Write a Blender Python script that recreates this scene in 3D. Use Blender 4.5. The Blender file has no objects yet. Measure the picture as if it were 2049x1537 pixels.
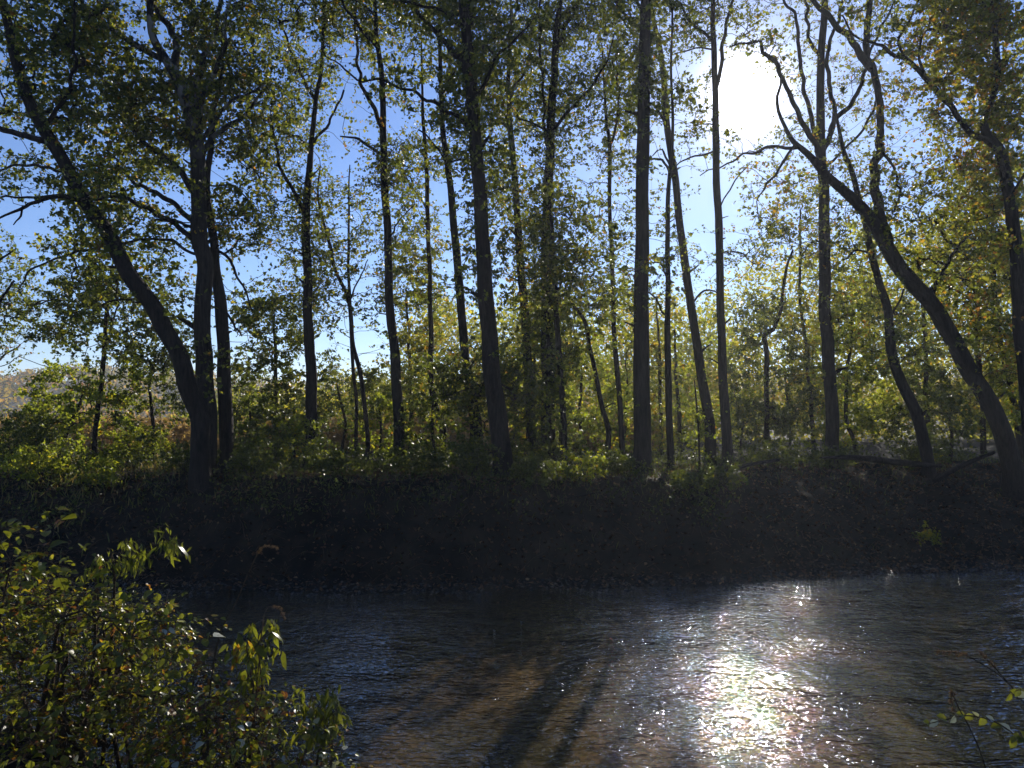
import bpy, math, random
import numpy as np
from mathutils import noise, Vector

R = np.random.RandomState(7)
random.seed(7)
S = bpy.context.scene
COL = S.collection

# ------------------------------------------------------------------ camera
F = 1480.0                       # focal length in pixels of the 2049 wide photograph
CX, CY = 1024.5, 768.5
EYE = 4.0                        # eye height above the water
PITCH = math.atan((835 - CY) / F)
cam_d = bpy.data.cameras.new("camera")
cam = bpy.data.objects.new("camera", cam_d)
COL.objects.link(cam)
cam_d.sensor_width = 36.0
cam_d.lens = 36.0 * F / 2049.0
cam_d.clip_start = 0.05
cam_d.clip_end = 4000
cam.location = (0, 0, EYE)
cam.rotation_euler = (math.radians(90) + PITCH, 0, 0)
S.camera = cam


def ray(px, py):
    u, v = (px - CX) / F, (CY - py) / F
    return np.array([u, math.cos(PITCH) - v * math.sin(PITCH), math.sin(PITCH) + v * math.cos(PITCH)])


def at(px, py, D):
    """world point that stands D metres out (along y) under photo pixel px, py"""
    d = ray(px, py)
    return np.array([0, 0, EYE]) + d * (D / d[1])


def topx(p):
    """world points (N,3) -> photo pixel"""
    q = p - np.array([0, 0, EYE])
    f = q[:, 1] * math.cos(PITCH) + q[:, 2] * math.sin(PITCH)
    u = -q[:, 1] * math.sin(PITCH) + q[:, 2] * math.cos(PITCH)
    return CX + F * q[:, 0] / f, CY - F * u / f


# ------------------------------------------------------------------ sun and sky
SUN = ray(1490, 190)
SUN = SUN / np.linalg.norm(SUN)
SUN_EL = math.asin(SUN[2])
SUN_AZ = math.atan2(SUN[0], SUN[1])      # from +y towards +x
sl = bpy.data.lights.new("sun", 'SUN')
sl.energy = 5.0
sl.angle = math.radians(0.53)
sl.color = (1.0, 0.93, 0.82)
so = bpy.data.objects.new("sun", sl)
COL.objects.link(so)
so.rotation_euler = Vector(SUN).to_track_quat('Z', 'Y').to_euler()
so.location = (10, 30, 40)

W = bpy.data.worlds.new("World")
S.world = W
W.use_nodes = True
nt = W.node_tree
nt.nodes.clear()
sky = nt.nodes.new('ShaderNodeTexSky')
sky.sky_type = 'NISHITA'
sky.sun_disc = False
sky.sun_elevation = SUN_EL
sky.sun_rotation = SUN_AZ
sky.air_density = 1.0
sky.dust_density = 0.04
sky.ozone_density = 2.5
SKY_STRENGTH = 0.08
# the bright aureole of hazy air round the sun
tc = nt.nodes.new('ShaderNodeTexCoord')
vm = nt.nodes.new('ShaderNodeVectorMath'); vm.operation = 'DOT_PRODUCT'
vm.inputs[1].default_value = tuple(SUN)
nrm = nt.nodes.new('ShaderNodeVectorMath'); nrm.operation = 'NORMALIZE'
nt.links.new(tc.outputs['Generated'], nrm.inputs[0])
nt.links.new(nrm.outputs[0], vm.inputs[0])
ac = nt.nodes.new('ShaderNodeMath'); ac.operation = 'ARCCOSINE'
cl = nt.nodes.new('ShaderNodeMath'); cl.operation = 'MINIMUM'; cl.inputs[1].default_value = 0.9999999
nt.links.new(vm.outputs['Value'], cl.inputs[0])
nt.links.new(cl.outputs[0], ac.inputs[0])


def wexp(width, amp):
    a = nt.nodes.new('ShaderNodeMath'); a.operation = 'DIVIDE'; a.inputs[1].default_value = -math.radians(width)
    nt.links.new(ac.outputs[0], a.inputs[0])
    b = nt.nodes.new('ShaderNodeMath'); b.operation = 'EXPONENT'
    nt.links.new(a.outputs[0], b.inputs[0])
    c = nt.nodes.new('ShaderNodeMath'); c.operation = 'MULTIPLY'; c.inputs[1].default_value = amp
    nt.links.new(b.outputs[0], c.inputs[0])
    return c


g1, g2 = wexp(0.62, 45.0), wexp(5.5, 0.55)
ad = nt.nodes.new('ShaderNodeMath'); ad.operation = 'ADD'
nt.links.new(g1.outputs[0], ad.inputs[0]); nt.links.new(g2.outputs[0], ad.inputs[1])
bg = nt.nodes.new('ShaderNodeBackground'); bg.inputs[1].default_value = SKY_STRENGTH
tnt = nt.nodes.new('ShaderNodeMix'); tnt.data_type = 'RGBA'; tnt.blend_type = 'MULTIPLY'; tnt.inputs[0].default_value = 1
tnt.inputs[7].default_value = (.80, .93, 1.25, 1)
nt.links.new(sky.outputs[0], tnt.inputs[6]); nt.links.new(tnt.outputs[2], bg.inputs[0])
bg2 = nt.nodes.new('ShaderNodeBackground'); bg2.inputs[0].default_value = (1, 0.95, 0.93, 1)
nt.links.new(ad.outputs[0], bg2.inputs[1])
adds = nt.nodes.new('ShaderNodeAddShader')
nt.links.new(bg.outputs[0], adds.inputs[0]); nt.links.new(bg2.outputs[0], adds.inputs[1])
wo = nt.nodes.new('ShaderNodeOutputWorld')
nt.links.new(adds.outputs[0], wo.inputs[0])

S.view_settings.view_transform = 'Standard'
S.view_settings.look = 'None'
S.view_settings.gamma = 1
S.view_settings.exposure = 0.55
S.view_settings.use_curve_mapping = False
S.render.engine = 'CYCLES'
c = S.cycles
c.use_denoising = True
c.max_bounces = 7
c.diffuse_bounces = 3
c.glossy_bounces = 3
c.transmission_bounces = 4
c.transparent_max_bounces = 6
c.volume_bounces = 0
c.sample_clamp_indirect = 6
c.caustics_reflective = False
c.caustics_refractive = False


# ------------------------------------------------------------------ materials
def mat(name):
    m = bpy.data.materials.new(name)
    m.use_nodes = True
    t = m.node_tree
    t.nodes.clear()
    o = t.nodes.new('ShaderNodeOutputMaterial')
    return m, t, o


def N(t, kind, **kw):
    n = t.nodes.new(kind)
    for k, v in kw.items():
        if k.startswith('i_'):
            n.inputs[k[2:].replace('_', ' ')].default_value = v
        else:
            setattr(n, k, v)
    return n


def ramp(t, stops, fac, mode='LINEAR'):
    r = t.nodes.new('ShaderNodeValToRGB')
    r.color_ramp.interpolation = mode
    e = r.color_ramp.elements
    while len(e) < len(stops):
        e.new(0.5)
    for el, (p, col) in zip(e, stops):
        el.position = p
        el.color = (*col, 1)
    t.links.new(fac, r.inputs[0])
    return r


def leaf_mat(name, stops, trans=0.5, tboost=1.9, rough=0.45, spots=False):
    """leaf: glossy skin, light passing through; colour of each leaf by its own 'tint' number"""
    m, t, o = mat(name)
    at_ = N(t, 'ShaderNodeAttribute', attribute_name='tint')
    if spots:
        tc_ = N(t, 'ShaderNodeNewGeometry')
        ns_ = N(t, 'ShaderNodeTexNoise', i_Scale=55.0, i_Detail=5.0, i_Roughness=.7)
        t.links.new(tc_.outputs['Position'], ns_.inputs[0])
        mr_ = N(t, 'ShaderNodeMapRange'); mr_.inputs[1].default_value = .3; mr_.inputs[2].default_value = .7; mr_.inputs[3].default_value = -.16; mr_.inputs[4].default_value = .2
        t.links.new(ns_.outputs[0], mr_.inputs[0])
        ad_ = N(t, 'ShaderNodeMath', operation='ADD', use_clamp=True)
        t.links.new(at_.outputs['Fac'], ad_.inputs[0]); t.links.new(mr_.outputs[0], ad_.inputs[1])
        r = ramp(t, stops, ad_.outputs[0])
    else:
        r = ramp(t, stops, at_.outputs['Fac'])
    p = N(t, 'ShaderNodeBsdfPrincipled')
    p.inputs['Roughness'].default_value = rough
    p.inputs['Specular IOR Level'].default_value = 0.35
    t.links.new(r.outputs[0], p.inputs['Base Color'])
    hs = N(t, 'ShaderNodeMix', data_type='RGBA', blend_type='MULTIPLY')
    hs.inputs[0].default_value = 1
    hs.inputs[7].default_value = (tboost * 1.12, tboost * 1.08, tboost * 0.5, 1)
    t.links.new(r.outputs[0], hs.inputs[6])
    tr = N(t, 'ShaderNodeBsdfTranslucent')
    t.links.new(hs.outputs[2], tr.inputs[0])
    mx = N(t, 'ShaderNodeMixShader')
    mx.inputs[0].default_value = trans
    t.links.new(p.outputs[0], mx.inputs[1]); t.links.new(tr.outputs[0], mx.inputs[2])
    t.links.new(mx.outputs[0], o.inputs[0])
    return m


def bark_mat(name, dark, light, patch=None, scale=1.0):
    m, t, o = mat(name)
    tc = N(t, 'ShaderNodeTexCoord')
    mp = N(t, 'ShaderNodeMapping'); mp.inputs['Scale'].default_value = (16 * scale, 16 * scale, 2.2 * scale)
    t.links.new(tc.outputs['Object'], mp.inputs[0])
    n = N(t, 'ShaderNodeTexNoise', i_Scale=1.0, i_Detail=6.0, i_Roughness=0.65)
    t.links.new(mp.outputs[0], n.inputs[0])
    r = ramp(t, [(0.35, dark), (0.65, light)], n.outputs[0])
    col = r.outputs[0]
    if patch:
        n2 = N(t, 'ShaderNodeTexNoise', i_Scale=3.0, i_Detail=4.0)
        mp2 = N(t, 'ShaderNodeMapping'); mp2.inputs['Scale'].default_value = (1, 1, 0.5)
        t.links.new(tc.outputs['Object'], mp2.inputs[0]); t.links.new(mp2.outputs[0], n2.inputs[0])
        r2 = ramp(t, [(0.5, (0, 0, 0)), (0.56, (1, 1, 1))], n2.outputs[0])
        sz_ = N(t, 'ShaderNodeSeparateXYZ'); t.links.new(tc.outputs['Object'], sz_.inputs[0])
        mh_ = N(t, 'ShaderNodeMapRange'); mh_.inputs[1].default_value = 9.0; mh_.inputs[2].default_value = 12.0
        t.links.new(sz_.outputs[2], mh_.inputs[0])
        mm_ = N(t, 'ShaderNodeMath', operation='MULTIPLY'); t.links.new(mh_.outputs[0], mm_.inputs[0]); t.links.new(r2.outputs[0], mm_.inputs[1])
        mx = N(t, 'ShaderNodeMix', data_type='RGBA')
        t.links.new(mm_.outputs[0], mx.inputs[0]); t.links.new(col, mx.inputs[6])
        mx.inputs[7].default_value = (*patch, 1)
        col = mx.outputs[2]
    p = N(t, 'ShaderNodeBsdfPrincipled')
    p.inputs['Roughness'].default_value = 0.9
    p.inputs['Specular IOR Level'].default_value = 0.15
    t.links.new(col, p.inputs['Base Color'])
    b = N(t, 'ShaderNodeBump', i_Strength=1.0, i_Distance=0.08)
    t.links.new(n.outputs[0], b.inputs['Height'])
    t.links.new(b.outputs[0], p.inputs['Normal'])
    t.links.new(p.outputs[0], o.inputs[0])
    return m


DK, GR, YG, YE, OR, BR = ((.036, .046, .014), (.062, .078, .018), (.115, .122, .02), (.22, .19, .02), (.22, .10, .015), (.10, .05, .018))
M = {}
M['leaf_canopy'] = leaf_mat('canopy_leaf', [(0, DK), (.4, GR), (.68, YG), (.84, (.18, .165, .02)), (.95, OR), (1, BR)], 0.55, 2.4)
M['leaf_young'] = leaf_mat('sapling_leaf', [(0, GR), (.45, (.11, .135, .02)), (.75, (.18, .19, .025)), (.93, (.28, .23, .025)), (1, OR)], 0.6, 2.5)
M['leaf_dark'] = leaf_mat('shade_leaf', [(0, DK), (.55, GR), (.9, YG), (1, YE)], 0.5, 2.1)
M['leaf_yellow'] = leaf_mat('autumn_leaf', [(0, GR), (.35, (.10, .12, .02)), (.7, (.20, .18, .02)), (.9, (.26, .15, .02)), (1, BR)], 0.55)
M['leaf_bush'] = leaf_mat('bush_leaf', [(0, (.045, .06, .015)), (.5, (.10, .11, .02)), (.78, (.15, .155, .02)), (.88, YE), (.93, OR), (1, (.09, .035, .02))], 0.5, 2.0, 0.32, True)
M['leaf_glare'] = leaf_mat('glare_leaf', [(0, (.25, .27, .22)), (1, (.4, .4, .33))], 0.3, 1.2, 0.3)  # whitish glare off some leaves, put into their colour
M['dry'] = leaf_mat('dry_blades', [(0, (.20, .13, .06)), (.6, (.34, .22, .10)), (1, (.42, .30, .15))], 0.4, 1.2, 0.7)
M['plume'] = leaf_mat('seed_plume', [(0, (.10, .06, .04)), (1, (.24, .15, .10))], 0.35, 1.1, 0.8)
M['grass'] = leaf_mat('grass_blades', [(0, (.05, .07, .015)), (.5, (.10, .11, .025)), (.8, (.20, .16, .06)), (1, (.26, .19, .09))], 0.4, 1.6, 0.6)
M['litter'] = leaf_mat('fallen_leaves', [(0, (.035, .02, .012)), (.6, (.10, .05, .025)), (.9, (.17, .09, .04)), (1, (.24, .15, .08))], 0.2, 1.2, 0.85)
M['far'] = leaf_mat('far_foliage', [(0, (.08, .10, .02)), (.45, (.15, .16, .025)), (.8, (.24, .20, .03)), (1, (.25, .14, .035))], 0.6, 2.5, 0.8)
M['hill'] = leaf_mat('hill_foliage', [(0, (.05, .055, .015)), (.5, (.12, .10, .02)), (.8, (.2, .12, .03)), (1, (.2, .09, .025))], 0.55, 2.4, 0.9)
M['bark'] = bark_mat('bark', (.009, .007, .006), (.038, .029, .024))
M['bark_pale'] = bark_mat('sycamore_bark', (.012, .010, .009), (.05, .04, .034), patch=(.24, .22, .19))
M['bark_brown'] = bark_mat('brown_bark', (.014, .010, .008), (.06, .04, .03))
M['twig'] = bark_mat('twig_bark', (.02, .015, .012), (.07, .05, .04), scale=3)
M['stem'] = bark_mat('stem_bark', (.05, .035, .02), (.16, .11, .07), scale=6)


# ------------------------------------------------------------------ mesh building
class MB:
    def __init__(self):
        self.v, self.f, self.t, self.n = [], [], [], 0

    def add(self, v, f, tint=None):
        """v (n,3), f (m,k) indices into v, tint (m,) a number per face"""
        v = np.asarray(v, dtype=np.float32); f = np.asarray(f, dtype=np.int64)
        if len(f) == 0:
            return
        self.v.append(v); self.f.append(f + self.n)
        self.t.append(np.zeros(len(f), np.float32) if tint is None else np.asarray(tint, np.float32))
        self.n += len(v)

    def mesh(self, name, m, smooth=False, tint=False):
        me = bpy.data.meshes.new(name)
        V = np.concatenate(self.v)
        tot = np.concatenate([np.full(len(f), f.shape[1], np.int32) for f in self.f])
        L = np.concatenate([f.reshape(-1) for f in self.f]).astype(np.int32)
        st = np.concatenate([[0], np.cumsum(tot)[:-1]]).astype(np.int32)
        me.vertices.add(len(V)); me.vertices.foreach_set('co', V.reshape(-1))
        me.loops.add(len(L)); me.loops.foreach_set('vertex_index', L)
        me.polygons.add(len(tot)); me.polygons.foreach_set('loop_start', st); me.polygons.foreach_set('loop_total', tot)
        if smooth:
            me.polygons.foreach_set('use_smooth', np.ones(len(tot), bool))
        if tint:
            a = me.attributes.new('tint', 'FLOAT', 'FACE')
            a.data.foreach_set('value', np.concatenate(self.t))
        me.materials.append(m)
        me.update()
        me.validate()
        return me

    def build(self, name, m, parent=None, smooth=False, tint=False, origin=None):
        o_ = np.zeros(3) if origin is None else np.asarray(origin, dtype=float)
        if origin is not None:
            self.v = [v - o_.astype(np.float32) for v in self.v]
        o = bpy.data.objects.new(name, self.mesh(name, m, smooth, tint))
        COL.objects.link(o)
        if parent is not None:
            o.parent = parent
        else:
            o.location = o_
        return o


def tag(o, label=None, cat=None, group=None, kind=None):
    if label: o['label'] = label
    if cat: o['category'] = cat
    if group: o['group'] = group
    if kind: o['kind'] = kind
    return o


def empty(name, loc, label, cat, group=None):
    o = bpy.data.objects.new(name, None)
    COL.objects.link(o)
    o.location = tuple(float(a) for a in loc)
    o.empty_display_size = 0.3
    return tag(o, label, cat, group)


def tubes(P, Rr, sides=4, cap=False):
    """P (n,k,3) points, Rr (n,k) radii -> verts, quads"""
    P = np.asarray(P, float); Rr = np.asarray(Rr, float)
    n, k, _ = P.shape
    T = np.gradient(P, axis=1)
    T /= np.linalg.norm(T, axis=2, keepdims=True) + 1e-9
    ref = np.zeros((n, 1, 3)); ref[..., 0] = 1
    md = T.mean(axis=1, keepdims=True)
    ref = np.where(np.abs(md[..., :1]) > 0.75 * np.linalg.norm(md, axis=2, keepdims=True), np.array([0, 1.0, 0]), ref)
    A = np.cross(T, np.broadcast_to(ref, T.shape)); A /= np.linalg.norm(A, axis=2, keepdims=True) + 1e-9
    B = np.cross(T, A)
    th = np.arange(sides) * 2 * math.pi / sides
    V = P[:, :, None] + Rr[:, :, None, None] * (A[:, :, None] * np.cos(th)[None, None, :, None] + B[:, :, None] * np.sin(th)[None, None, :, None])
    V = V.reshape(-1, 3)
    base = (np.arange(n) * k * sides)[:, None, None]
    i = (np.arange(k - 1) * sides)[None, :, None]
    j = np.arange(sides)[None, None, :]
    j2 = (j + 1) % sides
    a = base + i + j; b = base + i + j2
    Fq = np.stack([a, b, b + sides, a + sides], axis=-1).reshape(-1, 4)
    return V, Fq


def smooth_path(pts, step):
    """Catmull-Rom through rows of pts (columns interpolated alike), about `step` apart"""
    pts = np.asarray(pts, float)
    P = np.vstack([2 * pts[0] - pts[1], pts, 2 * pts[-1] - pts[-2]])
    out = []
    for i in range(1, len(P) - 2):
        L = np.linalg.norm(P[i + 1, :3] - P[i, :3])
        m = max(1, int(round(L / step)))
        t = (np.arange(m) / m)[:, None]
        a, b, c_, d = P[i - 1], P[i], P[i + 1], P[i + 2]
        out.append(0.5 * (2 * b + (c_ - a) * t + (2 * a - 5 * b + 4 * c_ - d) * t ** 2 + (3 * b - a - 3 * c_ + d) * t ** 3))
    out.append(P[-2][None])
    return np.vstack(out)


def rough_tube(mb, path, sides, amp, seed):
    """trunk or limb: path rows x,y,z,r; lumpy, ridged skin"""
    path = np.asarray(path)
    V, Fq = tubes(path[None, :, :3], path[None, :, 3], sides)
    V = V.reshape(len(path), sides, 3)
    ax = path[:, None, :3]
    rs = np.random.RandomState(seed)
    ph = rs.rand(6) * 6.28
    zz = np.arange(len(path))[:, None]; jj = np.arange(sides)[None, :] * 2 * math.pi / sides
    d = (np.sin(jj * 3 + ph[0] + zz * .11) * .35 + np.sin(jj * 5 + ph[1] + zz * .07) * .25 + np.sin(jj + zz * .45 + ph[2]) * .4
         + np.sin(jj * 2 + zz * .9 + ph[3]) * .3 + rs.randn(len(path), sides) * .25)
    V = ax + (V - ax) * (1 + amp * d)[..., None]
    mb.add(V.reshape(-1, 3), Fq)
    n = len(path)
    for e in (0, n - 1):                                   # close both ends
        c0 = path[e, :3][None]
        ring = V[e]
        idx = np.arange(sides)
        mb.add(np.vstack([ring, c0]), np.stack([idx, (idx + 1) % sides, np.full(sides, sides)], 1))


KITE = (np.array([[0, 0, 0], [.42, .45, .10], [0, 1, -.05], [-.42, .45, .10]]), np.array([[0, 1, 2], [0, 2, 3]]))
LOBED = (np.array([[0, 0, 0], [.52, .28, .12], [.30, .62, .04], [.0, 1, -.08], [-.30, .62, .04], [-.52, .28, .12]]),
         np.array([[0, 1, 2], [0, 2, 3], [0, 3, 4], [0, 4, 5]]))
OVATE = (np.array([[0, 0, 0], [.22, .12, .05], [.40, .36, .10], [.34, .66, .07], [0, 1, -.12], [-.34, .66, .07], [-.40, .36, .10], [-.22, .12, .05], [0, .38, -.02], [0, .7, -.04]]),
         np.array([[0, 1, 8], [1, 2, 8], [2, 3, 8], [3, 9, 8], [3, 4, 9], [4, 5, 9], [5, 8, 9], [5, 6, 8], [6, 7, 8], [7, 0, 8]]))
BLADE = (np.array([[0, 0, 0], [.09, .3, .02], [.07, .7, .0], [0, 1, -.12], [-.07, .7, .0], [-.09, .3, .02]]),
         np.array([[0, 1, 5], [1, 2, 5], [2, 4, 5], [2, 3, 4]]))


def unit(a):
    return a / (np.linalg.norm(a, axis=-1, keepdims=True) + 1e-9)


def leaves(mb, C, size, shape, tint, up=0.5, rs=R, droop=0.3, axis=None):
    """place one leaf at each row of C"""
    n = len(C)
    if n == 0:
        return
    nz = unit(rs.randn(n, 3) + np.array([0, 0, up * 2.2]))
    ax = unit(rs.randn(n, 3) - np.array([0, 0, droop]) if axis is None else axis + rs.randn(n, 3) * .45)
    X = unit(np.cross(ax, nz)); Z = np.cross(X, ax)
    v, f = shape
    cz = np.ones(n) + rs.randn(n) * .5                    # each leaf is cupped a little differently
    V = C[:, None] + size[:, None, None] * (X[:, None] * v[None, :, 0, None] + ax[:, None] * (v[None, :, 1, None] - .1)
                                            + Z[:, None] * (v[None, :, 2, None] * cz[:, None, None] * 1.3))
    Fi = f[None] + (np.arange(n) * len(v))[:, None, None]
    mb.add(V.reshape(-1, 3), Fi.reshape(-1, 3), np.repeat(tint, len(f)))


def grow(skel, C, skel_r, lam=0.35, rs=R):
    """join cluster centres C to skeleton points by a least-cost arbour; returns parent point per cluster and load"""
    n = len(C)
    d = np.linalg.norm(C[:, None] - skel[None], axis=2) if n * len(skel) < 4e6 else None
    pen = np.maximum(0, skel[None, :, 2] - C[:, None, 2] + 0.1) * .5      # branches rise rather than fall
    cost = d + pen
    bi = cost.argmin(1); bc = cost[np.arange(n), bi]
    par = -(bi + 1); done = np.zeros(n, bool); order = []
    path = np.zeros(n)
    for _ in range(n):
        m = np.where(done, 1e9, bc).argmin()
        done[m] = True; order.append(m)
        path[m] = bc[m]
        dd = np.linalg.norm(C - C[m], axis=1) + np.maximum(0, C[m, 2] - C[:, 2]) * .5 + lam * path[m]
        better = (~done) & (dd < bc)
        bc[better] = dd[better]; par[better] = m
    load = np.ones(n)
    for m in reversed(order):
        if par[m] >= 0:
            load[par[m]] += load[m]
    return par, load


def fill_crown(root, origin, skel, skr, C, leafmat, shape, per=42, spread=.5, lsize=.1, tint=(.5, .22), up=.4, sides=4,
               twig='twig', rs=R, crown_name='crown', twig_scale=1.0, flat=.6):
    """twigs and leaves round cluster centres C, hung on skeleton points skel"""
    for _ in range(4):
        par, load = grow(skel, C, skr, rs=rs)
        st = np.array([C[p] if p >= 0 else skel[-p - 1] for p in par])
        ok = np.linalg.norm(st - C, axis=1) < 2.1          # no spray hangs at the end of a long bare line
        if ok.all() or ok.sum() < 6:
            break
        C = C[ok]
    par, load = grow(skel, C, skr, rs=rs)
    st = np.array([C[p] if p >= 0 else skel[-p - 1] for p in par])
    mid = (st + C) / 2 + rs.randn(len(C), 3) * .07 * np.linalg.norm(C - st, axis=1, keepdims=True) + np.array([0, 0, .04])
    q1 = st * .72 + C * .28 + (mid - (st + C) / 2) * .7 + rs.randn(len(C), 3) * .03
    q3 = st * .28 + C * .72 + (mid - (st + C) / 2) * .7 + rs.randn(len(C), 3) * .03
    P = np.stack([st, q1, mid, q3, C], 1)
    r1 = .0055 * np.sqrt(load + 1.2) * twig_scale
    r0 = np.array([.0055 * math.sqrt(load[p] + 1.2) if p >= 0 else .0065 * math.sqrt(l + 2) for p, l in zip(par, load)]) * twig_scale
    r0 = np.minimum(r0, r1 * 1.6)
    t = np.linspace(0, 1, 5)[None]
    tb = MB()
    tb.add(*tubes(P, r0[:, None] * (1 - t) + r1[:, None] * t, sides))
    # short shoots inside each cluster, leaves on the shoots
    ns = 3
    n = len(C)
    dirs = unit(rs.randn(n, ns, 3) * np.array([1, 1, flat]) + unit(C - st)[:, None] * .6)
    Ls = spread * (0.6 + .9 * rs.rand(n, ns))
    a = np.repeat(C[:, None], ns, 1)
    e = a + dirs * Ls[..., None] - np.array([0, 0, .12]) * spread * 2 * rs.rand(n, ns, 1)
    m_ = (a + e) / 2 + rs.randn(n, ns, 3) * .08 * spread
    Q = np.stack([a, e * .5 + m_ * .5], 2).reshape(-1, 2, 3)
    tb.add(*tubes(Q, np.tile(np.array([[.0045, .002]]) * twig_scale, (len(Q), 1)), 3))
    tag(tb.build('branches', M[twig], root, origin=origin), kind='stuff')
    cnt = rs.poisson(per, n)
    idx = np.repeat(np.arange(n), cnt)
    sh = rs.randint(0, ns, len(idx)); u = rs.rand(len(idx)) ** .7
    p = a[idx, sh] * ((1 - u) ** 2)[:, None] + 2 * m_[idx, sh] * (u * (1 - u))[:, None] + e[idx, sh] * (u ** 2)[:, None]
    p = p + rs.randn(len(p), 3) * lsize * .4
    ctint = rs.randn(n) * tint[1] * .6 + tint[0]
    tt = np.clip(ctint[idx] + rs.randn(len(idx)) * tint[1] * .7, 0, 1)
    sz = lsize * np.exp(rs.randn(len(idx)) * .28)
    lb = MB()
    leaves(lb, p, sz, shape, tt, up, rs)
    return lb.build(crown_name, M[leafmat], root, tint=True, origin=origin)


# ------------------------------------------------------------------ terrain
def sstep(a, b, x):
    t = np.clip((x - a) / (b - a), 0, 1)
    return t * t * (3 - 2 * t)


def wig(x, y, s=1.0, seed=0):
    return (np.sin(x * 1.3 * s + seed) * np.cos(y * 1.1 * s + seed * 2) + .5 * np.sin(x * 2.9 * s + y * 1.7 * s + seed * 3)
            + .3 * np.sin(y * 4.3 * s - x * 3.7 * s + seed)) / 1.8


def edge_far(x):
    return 17.2 + .19 * np.maximum(0, x - 1) + .18 * np.sin(x * .7 + 1) + .1 * np.sin(x * 2.1)


def edge_near(x):
    return 5.4 + 1.6 * sstep(-1.0, -3.5, x) + .15 * np.sin(x * 1.7)


def height(x, y):
    x = np.asarray(x, float); y = np.asarray(y, float)
    t = y - edge_far(x)
    run = 3.0 + 3.2 * sstep(3, 12, x) + 1.2 * sstep(-6, -12, x)
    fb = .16 * np.clip(t / .9, 0, 1) + 2.12 * sstep(.5, 1, .5 + .5 * np.clip((t - .8) / run, 0, 1)) 
    fb = .16 * np.clip(t / .9, 0, 1) + 2.12 * (sstep(-.35, 1, np.clip((t - .8) / run, -.35, 1)) - sstep(-.35, 1, 0)) / (1 - sstep(-.35, 1, 0)) * (t > .8)
    plain = wig(x, y, .35, 1) * .10 + wig(x, y, 1.3, 2) * .05
    rise = .0                                           # gentle swell beyond the field
    slope = sstep(.3, 1.2, t) * (1 - sstep(run, run + 2.5, t))
    far = fb + plain * sstep(.8, 3, t) + wig(x, y, 2.2, 5) * .05 * sstep(.1, 1, t) + slope * (.13 * wig(x, y, 1.9, 6) + .06 * wig(x, y, 5.1, 8)) + rise
    tn = edge_near(x) - y
    nb = 2.3 * sstep(-.5, 2.6, tn) - 2.3 * sstep(-.5, 2.6, 0) + wig(x, y, 2, 3) * .04
    depth = -.42 * sstep(0, 3.5, -t) * sstep(0, 1.5, -tn) + wig(x, y, 1.4, 7) * .05
    z = np.where(t > 0, far, np.where(tn > 0, nb, np.minimum(depth, 0) - .01))
    return z


def grid(xs, ys, zf):
    X, Y = np.meshgrid(xs, ys)
    Z = zf(X, Y)
    V = np.stack([X, Y, Z], -1).reshape(-1, 3)
    nx, ny = len(xs), len(ys)
    i = np.arange(nx - 1)[None]; j = np.arange(ny - 1)[:, None]
    a = j * nx + i
    return V, np.stack([a, a + 1, a + 1 + nx, a + nx], -1).reshape(-1, 4)


def ground_mat():
    m, t, o = mat('ground_soil')
    tc = N(t, 'ShaderNodeTexCoord')
    n = N(t, 'ShaderNodeTexNoise', i_Scale=1.3, i_Detail=8.0, i_Roughness=.6)
    t.links.new(tc.outputs['Object'], n.inputs[0])
    n2 = N(t, 'ShaderNodeTexVoronoi', i_Scale=14.0)
    t.links.new(tc.outputs['Object'], n2.inputs[0])
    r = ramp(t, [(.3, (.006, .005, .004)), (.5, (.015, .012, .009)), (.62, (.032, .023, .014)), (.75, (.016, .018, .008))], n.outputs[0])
    # the bed under the water: silt, sand and gravel
    gr = ramp(t, [(0, (.038, .030, .018)), (.5, (.085, .066, .040)), (1, (.17, .13, .085))], n2.outputs['Color'])
    sx = N(t, 'ShaderNodeSeparateXYZ'); t.links.new(tc.outputs['Object'], sx.inputs[0])
    mr = N(t, 'ShaderNodeMapRange'); mr.inputs[1].default_value = -.16; mr.inputs[2].default_value = -.05
    t.links.new(sx.outputs[2], mr.inputs[0])
    n3 = N(t, 'ShaderNodeTexNoise', i_Scale=.55, i_Detail=5.0)
    t.links.new(tc.outputs['Object'], n3.inputs[0])
    gm = N(t, 'ShaderNodeMix', data_type='RGBA', blend_type='MULTIPLY'); gm.inputs[0].default_value = 1
    rr = ramp(t, [(.35, (.4, .4, .32)), (.6, (1.25, 1.0, .75))], n3.outputs[0])
    t.links.new(gr.outputs[0], gm.inputs[6]); t.links.new(rr.outputs[0], gm.inputs[7])
    mx = N(t, 'ShaderNodeMix', data_type='RGBA')
    t.links.new(mr.outputs[0], mx.inputs[0]); t.links.new(gm.outputs[2], mx.inputs[6]); t.links.new(r.outputs[0], mx.inputs[7])
    p = N(t, 'ShaderNodeBsdfPrincipled'); p.inputs['Roughness'].default_value = .95; p.inputs['Specular IOR Level'].default_value = .1
    t.links.new(mx.outputs[2], p.inputs['Base Color'])
    b = N(t, 'ShaderNodeBump', i_Strength=.8, i_Distance=.06)
    t.links.new(n.outputs[0], b.inputs['Height']); t.links.new(b.outputs[0], p.inputs['Normal'])
    t.links.new(p.outputs[0], o.inputs[0])
    return m


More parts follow.
